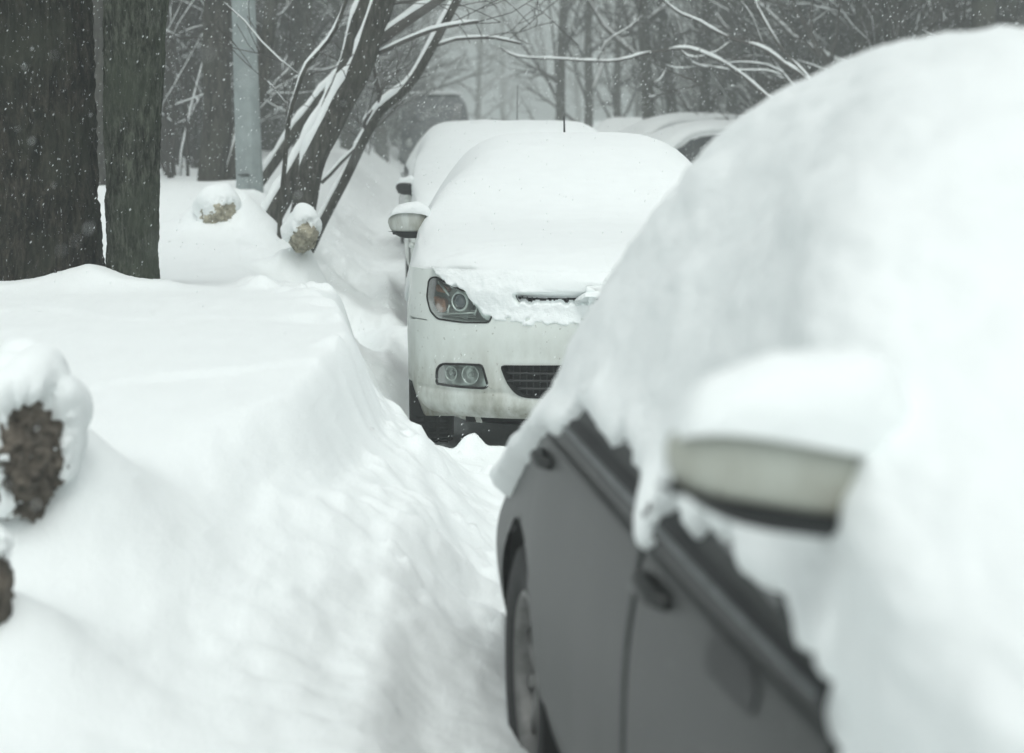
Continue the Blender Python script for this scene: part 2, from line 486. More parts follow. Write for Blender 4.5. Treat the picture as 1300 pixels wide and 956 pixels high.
def fascia(parent, paint, detail=True, res=.005):
    polys = [resample(HEAD, 90), resample(mx(HEAD), 90), resample(FOG, 80), resample(mx(FOG), 80), resample(LGR, 140), resample(SLOT, 140)]
    tl = 1.13
    t = np.arange(-tl, tl + res / 2, res); z = np.arange(.235, .885, res)
    T, Z = np.meshgrid(t, z, indexing='ij')
    T0, Z0 = T.copy(), Z.copy()
    for p in polys:
        d, bx, by = pdist(p, T0, Z0); m = d < res * .62
        T = np.where(m, bx, T); Z = np.where(m, by, Z)
    zl = .235 + .16 * sstep(.82, 1.06, np.abs(T)) ** 1.3; Z = np.where(Z < .365, zl + (Z - .235) / .13 * (.365 - zl), Z)
    G = FN(T, Z)
    # round the chin under, and a shallow crease above the fog lamps and along the lower lip
    chin = np.clip((.30 - Z) / .065, 0, 1)
    n = FN(T, Z, 1.0) - G
    G = G - n * (chin ** 2 * .045)[..., None]
    crease = .006 * np.exp(-((Z - .355) / .012) ** 2) * (np.abs(T) < .95) + .008 * sstep(.60, .5, Z) * sstep(.30, .36, Z) * sstep(.50, .47, np.abs(T)) 
    G = G - n * crease[..., None]
    cT = (T[:-1, :-1] + T[1:, :-1] + T[:-1, 1:] + T[1:, 1:]) / 4; cZ = (Z[:-1, :-1] + Z[1:, :-1] + Z[:-1, 1:] + Z[1:, 1:]) / 4
    keep = np.ones(cT.shape, bool)
    for p in polys: keep &= ~inpoly(p, cT, cZ)
    c = FN(cT, cZ)
    keep &= ~(np.hypot(c[..., 1] - AX_F, c[..., 2] - AXZ) < AR)
    keep &= ~((cZ > .66) & (np.abs(cT) > 1.07)) & ~((cZ > .795) & (np.abs(cT) < .56))
    seam = (np.abs(cZ - (.658 - .02 * (np.abs(cT) - .86))) < .0032) & (np.abs(cT) > .865)
    keep &= ~seam
    fast_grid('front_bumper', G, paint, parent, keep)
    if not detail: return
    for k, s in ((0, 1), (1, -1)):
        p = polys[k]
        hl = empty('headlight', (0, 0, 0)); hl.parent = parent
        MB().grid(fan_patch(p, -.085, -.11, 8, .93), wrap=True).build('lamp_housing', M['housing'], hl)
        MB().grid(wall_band(p, .0, -.086, 4, .93), wrap=True).build('lamp_surround', M['housing'], hl)
        g = FN(p[:, 0], p[:, 1], .001); MB().tube(np.concatenate([g, g[:1]]), .0042, 6, False).build('rubber_gasket', M['seam'], hl)
        pc = (-.672 * s, .748)
        def disc(c, prof, name, mat, nseg=40):
            a = np.linspace(0, 2 * math.pi, nseg, endpoint=False)
            G = np.array([FN(c[0] + r * np.cos(a), c[1] + r * np.sin(a), o) for r, o in prof])
            return MB().grid(G, wrap=True).build(name, mat, hl)
        disc(pc, [(.0335, -.04), (.034, -.012), (.038, -.008), (.043, -.012), (.050, -.03), (.058, -.075)], 'projector_ring', M['reflector'])
        disc(pc, [(.034, -.03), (.031, -.020), (.022, -.012), (.010, -.008), (.0005, -.007)], 'projector_lens', M['lens'])
        # bright moulded reflector fins around the projector
        f = MB()
        for (a0, z0, a1, z1) in ((.60, .700, .80, .684), (.735, .77, .80, .825), (.62, .79, .70, .80), (.733, .73, .745, .69), (.585, .735, .60, .69)):
            q = FN(np.array([-a0 * s, -a1 * s]), np.array([z0, z1]), -.035); f.tube(np.array([q[0], (q[0] + q[1]) / 2, q[1]]), .006, 6)
        for q in range(5):
            zz = .678 + q * .0075; b = FN(-np.linspace(.60, .80 + .01 * q, 12) * s, np.full(12, zz), -.055); f.tube(b, .0022, 5)
        f.build('reflector_fins', M['reflector'], hl)
        for am in ([(-.822, .812), (-.752, .804), (-.738, .792), (-.75, .776), (-.824, .782)], [(-.842, .760), (-.765, .748), (-.755, .70), (-.785, .688), (-.822, .702)]):
            pa = resample([(a * s, b) for a, b in am], 30)
            mb = MB().grid(fan_patch(pa, -.045, -.038, 4), wrap=True); mb.grid(wall_band(pa, -.045, -.085, 2, 1.0), wrap=True)
            mb.build('indicator', M['amber'], hl)
        MB().grid(fan_patch(p, .001, .004, 8, 1.0), wrap=True).build('lamp_cover', M['clear'], hl)
    for k, s in ((2, 1), (3, -1)):
        p = polys[k]
        fl = empty('fog_lamp', (0, 0, 0)); fl.parent = parent
        MB().grid(fan_patch(p, -.05, -.06, 6, .95), wrap=True).build('lamp_housing', M['reflector'], fl)
        MB().grid(wall_band(p, .0, -.051, 4, .95), wrap=True).build('lamp_surround', M['housing'], fl)
        g = FN(p[:, 0], p[:, 1], .001); MB().tube(np.concatenate([g, g[:1]]), .0058, 6, False).build('rubber_gasket', M['seam'], fl)
        for cx, rr in ((.722, .034), (.622, .043)):
            a = np.linspace(0, 2 * math.pi, 32, endpoint=False)
            G = np.array([FN(-cx * s + r * np.cos(a), .427 + r * np.sin(a), o) for r, o in ((rr, -.022), (rr - .003, -.018), (rr - .006, -.03), (rr * .55, -.05), (.012, -.05))])
            MB().grid(G, wrap=True).build('reflector_bowl', M['reflector'], fl)
            G = np.array([FN(-cx * s + r * np.cos(a), .427 + r * np.sin(a), o) for r, o in ((.013, -.052), (.012, -.028), (.006, -.022), (.0005, -.02))])
            MB().grid(G, wrap=True).build('bulb', M['housing'], fl)
        MB().grid(fan_patch(p, -.001, .002, 6), wrap=True).build('lamp_cover', M['clear'], fl)
    p = polys[4]
    gr = MB().grid(fan_patch(p, -.07, -.075, 6, .97), wrap=True).grid(wall_band(p, 0, -.071, 3, .97), wrap=True).build('lower_grille', M['under'], parent)
    s = MB()
    for zz in (.375, .41, .443):
        hw = .40 if zz < .39 else .45
        s.tube(FN(np.linspace(-hw, hw, 40), np.full(40, zz), -.018), .006, 6)
    for q in np.arange(-.42, .421, .03):
        s.tube(FN(np.full(8, q), np.linspace(.345 if abs(q) < .38 else .39, .474, 8), -.03), .0028, 5)
    s.build('grille_bars', M['plastic'], gr)
    p = polys[5]
    ug = MB().grid(fan_patch(p, -.06, -.065, 6, .99), wrap=True).grid(wall_band(p, 0, -.061, 3, .99), wrap=True).build('upper_grille', M['under'], parent)
    s = MB()
    for q in np.arange(-.38, .381, .022):
        s.tube(FN(np.full(6, q), np.linspace(.735, .787, 6), -.04), .003, 6)
    s.build('grille_bars', M['plastic'], ug)
    a = FN(np.linspace(-.41, .41, 60), np.full(60, .792), -.004); MB().tube(a, .004, 8).build('grille_trim', M['chrome'], ug)

def make_mirror(parent, side, capmat, y=1.42, z=1.06, x=.90, roll=0.0, sc=1.0, snow=None, base=True, zs=1.0, rnd_=6):
    """door mirror: rounded tapering cap, dark lower shell, foot; origin near its foot"""
    e = empty('door_mirror', (side * x, y, z), ry=side * roll); e.parent = parent; e.scale = (sc, sc, sc * zs)
    def shell(z0, z1, grow=0.0):
        u = np.linspace(0, 1, 34); th = np.linspace(0, 2 * math.pi, 40, endpoint=False)
        G = np.zeros((34, 40, 3))
        for i, q in enumerate(u):
            w = (1 - abs(2 * q - 1) ** rnd_) ** .5 if 0 < q < 1 else 0
            taper = 1 - .22 * q ** 2.2
            h = .068 * taper * w; d = .06 * taper * w
            c = np.cos(th); s_ = np.sin(th)
            sx = np.sign(c) * np.abs(c) ** .75; sz = np.sign(s_) * np.abs(s_) ** .75
            G[i, :, 0] = side * (q * .235 + grow * (2 * q - 1)); G[i, :, 1] = (d + grow * (w > 0)) * sx; G[i, :, 2] = np.clip((h + grow * (w > 0)) * sz + .004 * q, z0, z1)
        return G
    MB().grid(shell(-.034, 1), wrap=True).build('mirror_cap', capmat, e)
    MB().grid(shell(-.062, -.035, .002), wrap=True).build('mirror_lower_shell', M['plastic'], e)
    MB().box((side * .115, .055, 0), (.095, .006, .05)).build('mirror_glass', M['glass'], e, bevel=.01)
    if base: MB().tube([(side * -.05, .02, -.16), (side * -.035, .015, -.10), (side * .0, .01, -.055), (side * .06, 0, -.045)], [.03, .028, .024, .02], 10).build('mirror_foot', M['plastic'], e)
    if snow:
        hgt, seed = snow
        nu, nv = 60, 60
        U = np.linspace(0, 1, nu); th = np.linspace(-.15, math.pi + .15, nv)
        G = np.zeros((nu, nv, 3))
        for i, q in enumerate(U):
            w = max(0, 1 - abs(2 * q - 1) ** 2.6) ** .5
            wd = .068 * (w ** .6)
            G[i, :, 0] = side * (q * .25 - .02); G[i, :, 1] = wd * np.cos(th)
            G[i, :, 2] = .012 + (hgt * w * (1.25 - .75 * q)) * np.maximum(np.sin(th), -.35) ** 1 + .035 * w
        P = G.reshape(-1, 3); nz = fbm(P[:, 0] * 9, P[:, 1] * 9, P[:, 2] * 9, 3, seed).reshape(nu, nv)
        G[..., 2] += nz * min(.02, hgt * .3) * (np.sin(th)[None] > 0.1); G[..., 1] += nz * .008
        fast_grid('mirror_snow', G, M['snow_near'], e)
    return e

def car_snow(parent, name, prm, mat, ny=240, nv=110, amp=.018, seed=1, nscale=6.0):
    """snow lying over the whole car: own stations, ragged lower edge given by prm['low'](side, y)"""
    st = prm['st']; y0, y1 = prm.get('yr', (-.03, 4.62))
    y = y0 + (y1 - y0) * np.linspace(0, 1, ny); y = np.sort(np.concatenate([y, np.linspace(y0, y0 + .12, 24)[1:-1]])); y = np.unique(y)
    v = np.linspace(prm.get('v0', .12), 1, nv)
    G = mirror_full(section(y, v, st, prm.get('grow', .03), False))
    if 'yshift' in prm: G[..., 1] += prm['yshift'](G)
    n = grid_normals(G)
    if n[len(y) // 2, nv - 1, 2] < 0: n = -n
    yk = prm.get('yk', 1.0); nz = fbm(G[..., 0] * nscale, G[..., 1] * nscale * yk, G[..., 2] * nscale, 4, seed) * amp + fbm(G[..., 0] * nscale * 5, G[..., 1] * nscale * 5 * yk, G[..., 2] * nscale * 5, 3, seed + 9) * amp * .16
    side = np.sign(G[..., 0] + 1e-9)
    low = prm['low'](side, G[..., 1])
    rag = fbm(G[..., 1] * 12, side * 3.1, G[..., 2] * 5, 4, seed + 5) * prm.get('rag', .03)
    d = G[..., 2] - low + rag                                    # > 0 where snow clings
    k = sstep(-.014, prm.get('lip', .03), d)
    if 'bare' in prm:
        k = k * (1 - prm['bare'](G, side))
    h = np.maximum(nz, -.25 * amp) - (1 - k) * (prm.get('grow', .03) + prm.get('sink', .055))
    lump = prm.get('edge', .012) * np.exp(-((d - .05) / .035) ** 2)
    G = G + n * (h + lump * k)[..., None]
    keep = k[:-1, :-1] + k[1:, :-1] + k[:-1, 1:] + k[1:, 1:] > 0
    return fast_grid(name, G, mat, parent, keep)

def make_car(name, paint, loc, rz, label=None, cat='car', group=None, snow=None, nose=True, detail=True, res=(230, 60), st=ST, wheels=True,
             doors=True, windows=True, rear_door=3.06):
    root = empty(name, loc, rz)
    tag(root, label, cat, group)
    ny, nv = res
    y = np.unique(np.concatenate([np.linspace(.02, .2, 14), np.linspace(.2, 4.5, ny), np.linspace(4.5, 4.57, 8)]))
    v = np.linspace(0, 1, nv)
    G = mirror_full(section(y, v, st))
    G, keep = side_cut(G, 4.4 / ny)
    cz = (G[:-1, :-1, 2] + G[1:, 1:, 2]) / 2; cy = (G[:-1, :-1, 1] + G[1:, 1:, 1]) / 2
    if nose: keep &= ~((cy < .20) & (cz < .80)) & ~(cy < .10)
    o = fast_grid('body', G, paint, root, keep)
    # tail cap and floor pan
    e = G[-1]; c = e.mean(0); mb = MB().grid(np.array([c + (e - c) * q + np.array((0, .02 * (1 - q), 0)) for q in (1, .7, .35, .02)]))
    mb.build('tailgate', paint, root)
    fp = MB()
    w0 = section(y, [0.0], st)[:, 0]; pan = np.stack([w0 * np.array([-1, 1, 1]), w0], 1); pan[..., 2] = .205
    inner = (np.abs(y - AX_F) > .4) & (np.abs(y - AX_R) > .4)
    pan[~inner, :, 0] *= .62
    fp.grid(pan); fp.box((0, .48, .25), (.62, .25, .05)); fp.box((0, .30, .5), (.60, .02, .27)); fp.box((0, .50, .5), (.74, .02, .27)); fp.box((0, .9, .24), (.38, .5, .07)); fp.box((-.3, .62, .19), (.05, .12, .035)); fp.tube([(-.7, .9, .25), (0, .9, .22), (.7, .9, .25)], .025, 8)
    fp.build('underbody', M['under'], root, smooth=False)
    for ay in (AX_F, AX_R):
        for s in (-1, 1):
            a = np.linspace(-.35, math.pi + .35, 40); L = []
            xo = np.interp(ay + AR * np.cos(a), y, section(y, [.25], st)[:, 0, 0])
            for f, rr in ((0, AR), (.02, AR + .004), (.10, AR), (.28, AR), (.30, AR * .9), (.30, 0.02)):
                L.append(np.stack([s * (xo - .012 - f), ay + rr * np.cos(a), AXZ + rr * np.sin(a)], -1))
            MB().grid(np.array(L)).build('wheel_arch', M['under'], root)
    if nose: fascia(root, paint, detail, .005 if detail else .012)
    if wheels:
        for s in (-1, 1):
            wheel(root, s * .775, AX_F, s); wheel(root, s * .765, AX_R, s)
    if doors:
        for s in (-1, 1):
            for (a, b) in ((1.33, 2.30), (2.315, rear_door)):
                Gp, kp = side_cut(patch(a, b, .12, .455, .006, s, 90, 44, st), .02)
                d = fast_grid('door', Gp, paint, root, kp)
                for q in (.0,):
                    yh = b - .12; P = section([yh - .09, yh, yh + .09], [.425], st)[:, 0] * np.array([s, 1, 1])
                    P[:, 0] += s * np.array([.010, .024, .010])
                    P = np.array([P[0], P[0] * .5 + P[1] * .5 + np.array([s * .008, 0, 0]), P[1], P[2] * .5 + P[1] * .5 + np.array([s * .008, 0, 0]), P[2]])
                    MB().tube(P, [.010, .014, .015, .014, .010], 10).build('door_handle', paint, d)
    if windows:
        for s in (-1, 1):
            for (a, b, va, vb) in ((1.62, 2.27, .49, .66), (2.36, 3.05, .49, .665), (3.12, 3.62, .49, .655)):
                fast_grid('side_window', patch(a, b, va, vb, .004, s, 24, 14, st, .004), M['glass'], root)
            fast_grid('window_trim', patch(1.38, 3.72, .455, .485, .011, s, 120, 6, st, .004), M['plastic'], root)
            fast_grid('chrome_strip', patch(1.40, 3.70, .466, .474, .016, s, 120, 5, st, .004), M['chrome'], root)
        yy = np.linspace(1.42, 2.0, 24); Gw = mirror_full(section(yy, np.linspace(.70, 1, 20), st))
        Gw[..., 2] += .005; fast_grid('windscreen', Gw, M['glass'], root)
    if snow: car_snow(root, 'snow_cover', snow, snow.get('mat', M['snow_car']), **snow.get('kw', {}))
    return root
# ------------------------------------------------------------------ camera, light, air
cam = bpy.data.objects.new('camera', bpy.data.cameras.new('camera')); C.objects.link(cam)
cam.location = (0, 0, CAMZ); cam.rotation_euler = (R(90) - PITCH, 0, 0)
cam.data.sensor_width = 36; cam.data.lens = F_PX / 1300 * 36; cam.data.clip_start = .05; cam.data.clip_end = 1500
cam.data.dof.use_dof = True; cam.data.dof.focus_distance = 9.2; cam.data.dof.aperture_fstop = 3.0; cam.data.dof.aperture_blades = 0
SC.camera = cam

SUN = Vector((.06, -.42, .88)).normalized()
w = bpy.data.worlds.new('World'); SC.world = w; w.use_nodes = True; nt = w.node_tree
bg = nt.nodes['Background']; sky = nt.nodes.new('ShaderNodeTexSky'); sky.sky_type = 'NISHITA'; sky.sun_disc = False
sky.sun_elevation = math.asin(SUN.z); sky.sun_rotation = math.atan2(SUN.x, SUN.y); sky.air_density = 1.0; sky.dust_density = 6.0; sky.ozone_density = 1.0
hs = nt.nodes.new('ShaderNodeHueSaturation'); hs.inputs['Saturation'].default_value = .12
tn = nt.nodes.new('ShaderNodeMixRGB'); tn.blend_type = 'MULTIPLY'; tn.inputs[0].default_value = 1; tn.inputs[2].default_value = (.945, 1.0, .988, 1)
nt.links.new(sky.outputs[0], hs.inputs['Color']); nt.links.new(hs.outputs[0], tn.inputs[1]); nt.links.new(tn.outputs[0], bg.inputs[0])
bg.inputs[1].default_value = SKY_STR
sun = bpy.data.objects.new('sun', bpy.data.lights.new('sun', 'SUN')); C.objects.link(sun)
sun.data.energy = SUN_STR; sun.data.angle = R(50); sun.data.color = (1, .985, .96)
sun.rotation_euler = (-SUN).to_track_quat('-Z', 'Y').to_euler()

SC.view_settings.view_transform = 'Standard'; SC.view_settings.look = 'None'; SC.view_settings.exposure = EXPOSURE; SC.view_settings.gamma = 1
SC.cycles.use_denoising = True
SC.cycles.max_bounces = 8; SC.cycles.diffuse_bounces = 6; SC.cycles.glossy_bounces = 3; SC.cycles.transparent_max_bounces = 12; SC.cycles.volume_bounces = 1
SC.cycles.caustics_reflective = False; SC.cycles.caustics_refractive = False

# haze: one closed box round everything
mh = bpy.data.materials.new('snowy_air'); mh.use_nodes = True; nt = mh.node_tree; nt.nodes.clear()
o_ = nt.nodes.new('ShaderNodeOutputMaterial'); pv = nt.nodes.new('ShaderNodeVolumePrincipled')
pv.inputs['Color'].default_value = (*HAZE_COL, 1); pv.inputs['Density'].default_value = HAZE; pv.inputs['Anisotropy'].default_value = .0
nt.links.new(pv.outputs[0], o_.inputs['Volume'])
hz = MB().box((0, 85, 5.75), (75, 125, 7.75)).build('haze', mh, smooth=False); tag(hz, kind='stuff')

# ------------------------------------------------------------------ snow-covered ground
TOE = ([0, 3, 4.5, 6, 7.2, 8, 8.6, 9.2, 10, 12, 15, 20, 30, 60, 150], [.18, .14, .12, .10, .0, -.14, -.40, -.50, -.62, -.80, -1.02, -1.4, -1.9, -2.4, -2.6])
WID = ([0, 3, 5, 6.5, 7.5, 8.2, 9, 10, 12, 15, 30, 150], [1.6, 1.6, 1.15, .66, .62, .58, .38, .45, .8, 1.0, 1.2, 1.4])
TOP = ([0, 3, 4, 5, 5.8, 7, 8.5, 9.4, 10.5, 12.5, 14, 18, 30, 60, 150], [.34, .38, .47, .62, .74, .80, .82, .79, .68, .64, .72, .92, .98, .95, .9])

def ground_h(x, y):
    x, y = np.broadcast_arrays(np.asarray(x, float), np.asarray(y, float))
    toe, wid, top = pchip(*TOE, y), pchip(*WID, y), pchip(*TOP, y)
    u = (toe + fbm(y * .9, x * .3, 3, 3, 11) * .10 - x) / wid
    b = 1 - np.sqrt(np.clip(1 - np.clip(u, 0, 1) ** 1.25, 0, 1)) * 1.0
    uc = np.clip(u, 0, 1); b = .5 * uc + .5 * sstep(0, 1, u); b2 = .56 * sstep(0, .95, u) + .06 * uc + .38 * sstep(.72, .98, u + .05 * fbm(x * 2, y * 2, 8, 3, 14)); ms = sstep(5.0, 6.0, y) * sstep(9.3, 8.3, y); b = b + (b2 - b) * ms
    left = np.clip(u - 1, 0, 99) * wid
    plateau = top + .0 * left + fbm(x * .55, y * .4, 0, 3, 21) * .07 * sstep(0, 1.2, left) * sstep(8.5, 11, y)
    plateau = plateau + .012 * fbm(x * 1.3, y * 2.0, 1, 3, 22)
    plateau = plateau - .10 * sstep(.3, 2.5, left) * sstep(10, 12, y) * sstep(17, 14, y)
    road = .11 + .10 * sstep(7.2, 5, y) * sstep(-.14, -.34, x) + .035 * fbm(x * 2.2, y * 2.2, 5, 4, 31) + .022 * np.abs(fbm(x * 6, y * 6, 5, 3, 32))
    def under(cx, cy, hx, hy, a):
        c, s = math.cos(a), math.sin(a); dx, dy = x - cx, y - cy
        lx, ly = dx * c + dy * s, -dx * s + dy * c
        return sstep(.14, -.02, np.abs(lx) - hx) * sstep(.2, -.02, np.abs(ly) - hy)
    un = 0
    for (cx, cy, hx, hy, a) in UNDER: un = np.maximum(un, under(cx, cy, hx, hy, a))
    road = road * (1 - .85 * un)
    z = road + (plateau - road) * b * (1 - .0 * un)
    slope = np.exp(-((u - .45) / .38) ** 2)
    z0 = z; z = z + slope * (.07 * fbm(x * 3.2, y * 1.1, z0 * 3.2, 4, 41) + .028 * np.abs(fbm(x * 6, y * 2.6, z0 * 5, 3, 43)) + .02 * fbm(x * 9, y * 4, z0 * 3, 2, 45) + .014 * fbm(x * 17, y * 6, z0 * 17, 3, 42)) * sstep(2.5, 6, y)
    # trench and hollows scraped beside the wheels
    for (hx, hy, rx, ry, d, a) in ((-.80, 10.0, .17, .95, .30, .16), (-1.12, 13.6, .16, .8, .22, .2), (-1.5, 17.5, .3, 1.0, .2, .2)):
        c, s = math.cos(a), math.sin(a); dx, dy = x - hx, y - hy
        z = z - d * np.exp(-((dx * c + dy * s) / rx) ** 2 - ((-dx * s + dy * c) / ry) ** 2)
    # drift edges laid across the bank by the wind
    for (y0, amp, sl) in ((6.15, .013, .22), (7.5, .009, -.18)):
        yy = y - (y0 + sl * (x + 1.2) + .38 * fbm(x * 1.6, 0, y0, 3, 51))
        z = z + amp * sstep(-.07, .06, yy) * np.exp(-np.maximum(yy, 0) / .6) * sstep(-.2, -.75, x)
    # snow drawn up round the two big trunks
    for (tx, ty, rr) in ((-2.33, 8.65, .42), (-1.645, 8.55, .17)):
        r = np.hypot(x - tx, y - ty); z = z + .04 * np.exp(-np.maximum(r - rr, 0) / .10) * sstep(0, .4, y - 3)
    for (mx_, my_, mr, mh_) in ((-1.14, 4.76, .27, .28), (-1.06, 4.02, .20, .15), (-1.31, 12.74, .24, .22), (-2.12, 14.72, .26, .10), (-1.80, 8.50, .17, .06), (-2.13, 14.75, .34, .16), (-1.72, 14.7, .36, .11), (-1.50, 13.3, .30, .12), (-1.34, 12.75, .20, .10), (-1.5, 14.0, .25, .04)):
        z = z + mh_ * np.exp(-(np.hypot(x - mx_, y - my_) / mr) ** 2)
    # little chunks of snow in front of the car bumper and along the path
    for (px, py, rr, hh) in CHUNKS:
        z = z + hh * np.exp(-(np.hypot(x - px, y - py) / rr) ** 2.4)
    # right side: cleared lane, then rising into the wood
    z = z + sstep(6.0, 8.5, x) * (.55 + .25 * fbm(x * .3, y * .3, 9, 3, 61))
    z = z + sstep(3.2, 4.0, x) * sstep(9, 6.5, x) * .12 * (1 + fbm(x, y * .6, 9, 3, 62))
    return z

_r = random.Random(5)
CHUNKS = [(-.19, 8.50, .045, .075), (-.145, 8.52, .03, .04), (-.03, 8.55, .12, .03), (-.36, 8.6, .10, .04)]
for k in range(150):
    yy = _r.uniform(5.2, 9.5); CHUNKS.append((np.interp(yy, *[np.array(q) for q in TOE]) + _r.uniform(-.55, .22), yy, _r.uniform(.012, .045), _r.uniform(.006, .032)))
for k in range(90):
    yy = _r.uniform(5.4, 9.3); CHUNKS.append((np.interp(yy, *[np.array(q) for q in TOE]) - _r.uniform(-.1, .75), yy, _r.uniform(.04, .10), _r.uniform(-.022, .04)))
CAR2 = (.42, 8.65, 1.9); CAR1 = (1.372, .874, 7.7)
UNDER = [(.42 - math.sin(R(3.4)) * 2.4, 8.65 + 2.45, .86, 2.35, R(3.4)), (1.372 - math.sin(R(7.7)) * 2.3, .874 + 2.28, .62, 2.3, R(7.7)), (-.02, 16.4, .86, 2.3, R(4))]

xs = np.concatenate([-60 * (np.linspace(1, .055, 46)) ** 1.6, np.arange(-2.75, 1.3, .0155), np.linspace(1.35, 8, 70), 8 + 70 * np.linspace(.02, 1, 30) ** 1.5])
xs = np.unique(np.concatenate([xs, np.linspace(-12, -2.8, 90)]))
ys = np.unique(np.concatenate([np.linspace(-30, 0, 20), np.linspace(0, 3, 50), np.arange(3, 9.6, .0165), np.arange(9.6, 14, .03), np.arange(14, 30, .09), np.linspace(30, 60, 90), 60 + 560 * np.linspace(0, 1, 60) ** 1.8]))
GX, GY = np.meshgrid(xs, ys, indexing='ij')
gz = ground_h(GX, GY)
g = fast_grid('ground', np.stack([GX, GY, gz], -1)[::-1], M['snow']); tag(g, kind='structure')

# ------------------------------------------------------------------ parked cars
def tab(ys_, vs): return (ys_, vs)
ST1 = dict(ST,
    zb=([0, .10, .40, .9, 1.3, 1.6, 2.6, 3.2, 3.5, 3.8, 4.2, 4.45, 4.57], [.73, .77, .86, .915, .935, .945, .975, .985, .965, .92, .83, .76, .70]),
    zt=([0, .05, .4, .9, 1.2, 1.4, 1.7, 2.05, 2.5, 3.0, 3.4, 3.8, 4.1, 4.3, 4.5, 4.57], [.74, .78, .89, .96, .99, 1.04, 1.23, 1.40, 1.455, 1.45, 1.37, 1.19, .98, .90, .84, .80]),
    tap=([0, 3.2, 3.5, 3.8, 4.1, 4.4, 4.57], [0, 0, .02, .07, .15, .24, .3]))
SN1 = dict(
    pw=([-.05, .3, .62, 1.0, 1.35, 1.6, 2.2, 3.2, 3.8, 4.2, 4.5, 4.66], [.86, .90, .91, .90, .87, .85, .845, .84, .865, .86, .82, .58]),
    zb=([0, .10, .40, .9, 1.3, 1.6, 2.6, 3.2, 3.5, 3.8, 4.2, 4.45, 4.66], [.73, .77, .86, .915, .935, .945, .975, .985, .965, .90, .80, .72, .6]),
    xr=([-.05, .4, 1.0, 1.35, 1.6, 2.0, 2.5, 3.0, 3.4, 3.8, 4.2, 4.66], [.60, .70, .80, .84, .78, .66, .55, .54, .55, .56, .56, .45]),
    zt=([-.05, .05, .4, .9, 1.2, 1.5, 1.8, 2.1, 2.5, 3.0, 3.4, 3.8, 4.1, 4.3, 4.5, 4.66], [.80, .90, 1.05, 1.14, 1.24, 1.40, 1.54, 1.63, 1.665, 1.635, 1.53, 1.31, 1.07, .96, .85, .7]),
    tap=([0, 3.2, 3.5, 3.8, 4.1, 4.4, 4.66], [0, 0, .02, .06, .13, .2, .26]))
def low1(side, y):
    base = pchip([0, 1.14, 1.20, 1.27, 1.36, 1.9, 2.2, 2.24, 2.27, 2.33, 2.38, 2.43, 3.0, 3.07, 3.13, 3.3, 3.42, 3.6, 3.9, 4.02, 4.2, 4.6],
                 [.42, .46, .60, .99, .99, .98, .975, .965, .90, .88, .93, .975, .985, .985, .93, .90, .90, .86, .74, .66, .64, .68], y)
    far = .95 + 0 * y
    return np.where(side < 0, base, far)
SNOW1 = dict(st=SN1, yk=.33, low=low1, grow=.045, sink=.085, rag=.042, lip=.028, edge=.02, mat=M['snow_near'], kw=dict(ny=420, nv=150, amp=.019, seed=4, nscale=11))

ST2 = dict(ST,
    zb=([0, .10, .40, .9, 1.3, 1.6, 2.6, 3.2, 3.6, 4.2, 4.45, 4.57], [.73, .77, .86, .915, .935, .945, .965, .97, .97, .96, .93, .86]),
    xr=([0, .4, 1.0, 1.35, 1.6, 2.0, 3.2, 3.8, 4.2, 4.57], [.60, .66, .70, .72, .62, .52, .50, .50, .5, .45]),
    zt=([0, .05, .4, .9, 1.2, 1.4, 1.7, 2.05, 2.5, 3.0, 3.4, 3.8, 4.1, 4.3, 4.5, 4.57], [.74, .78, .89, .96, .99, 1.03, 1.20, 1.36, 1.415, 1.415, 1.37, 1.23, 1.10, 1.04, 1.0, .9]),
    tap=([0, 2.2, 3.0, 3.6, 4.1, 4.57], [0, 0, .02, .06, .12, .2]))
SN2 = dict(
    pw=([-.03, .02, .1, .3, .62, 1.0, 2.2, 3.4, 4.2, 4.5, 4.64], [.12, .40, .60, .78, .885, .885, .885, .88, .86, .78, .6]),
    zb=([0, .10, .40, .9, 1.3, 1.6, 2.6, 3.2, 3.6, 4.2, 4.45, 4.64], [.74, .78, .87, .925, .945, .95, .965, .97, .97, .96, .93, .8]),
    xr=([-.03, .4, 1.0, 1.35, 1.6, 2.0, 3.2, 3.8, 4.2, 4.64], [.50, .66, .74, .76, .70, .58, .56, .54, .52, .45]),
    zt=([-.03, .0, .05, .2, .4, .9, 1.2, 1.4, 1.7, 2.05, 2.5, 3.0, 3.4, 3.8, 4.1, 4.3, 4.5, 4.64], [.755, .825, .87, .92, .965, 1.01, 1.04, 1.10, 1.27, 1.40, 1.455, 1.455, 1.41, 1.29, 1.17, 1.1, 1.04, .9]),
    tap=([0, 2.2, 3.0, 3.6, 4.1, 4.64], [0, 0, .02, .06, .12, .2]))
def low2(side, y):
    return pchip([0, .04, .16, .22, .32, .45, .6, 1.25, 1.4, 3.8, 4.6], [.785, .80, .855, .87, .87, .80, .70, .78, .93, .95, .80], y)
SNOW2 = dict(st=SN2, low=low2, grow=.012, sink=.05, rag=.022, lip=.02, edge=.006, yr=(-.03, 4.64), kw=dict(ny=330, nv=130, amp=.008, seed=8, nscale=4))

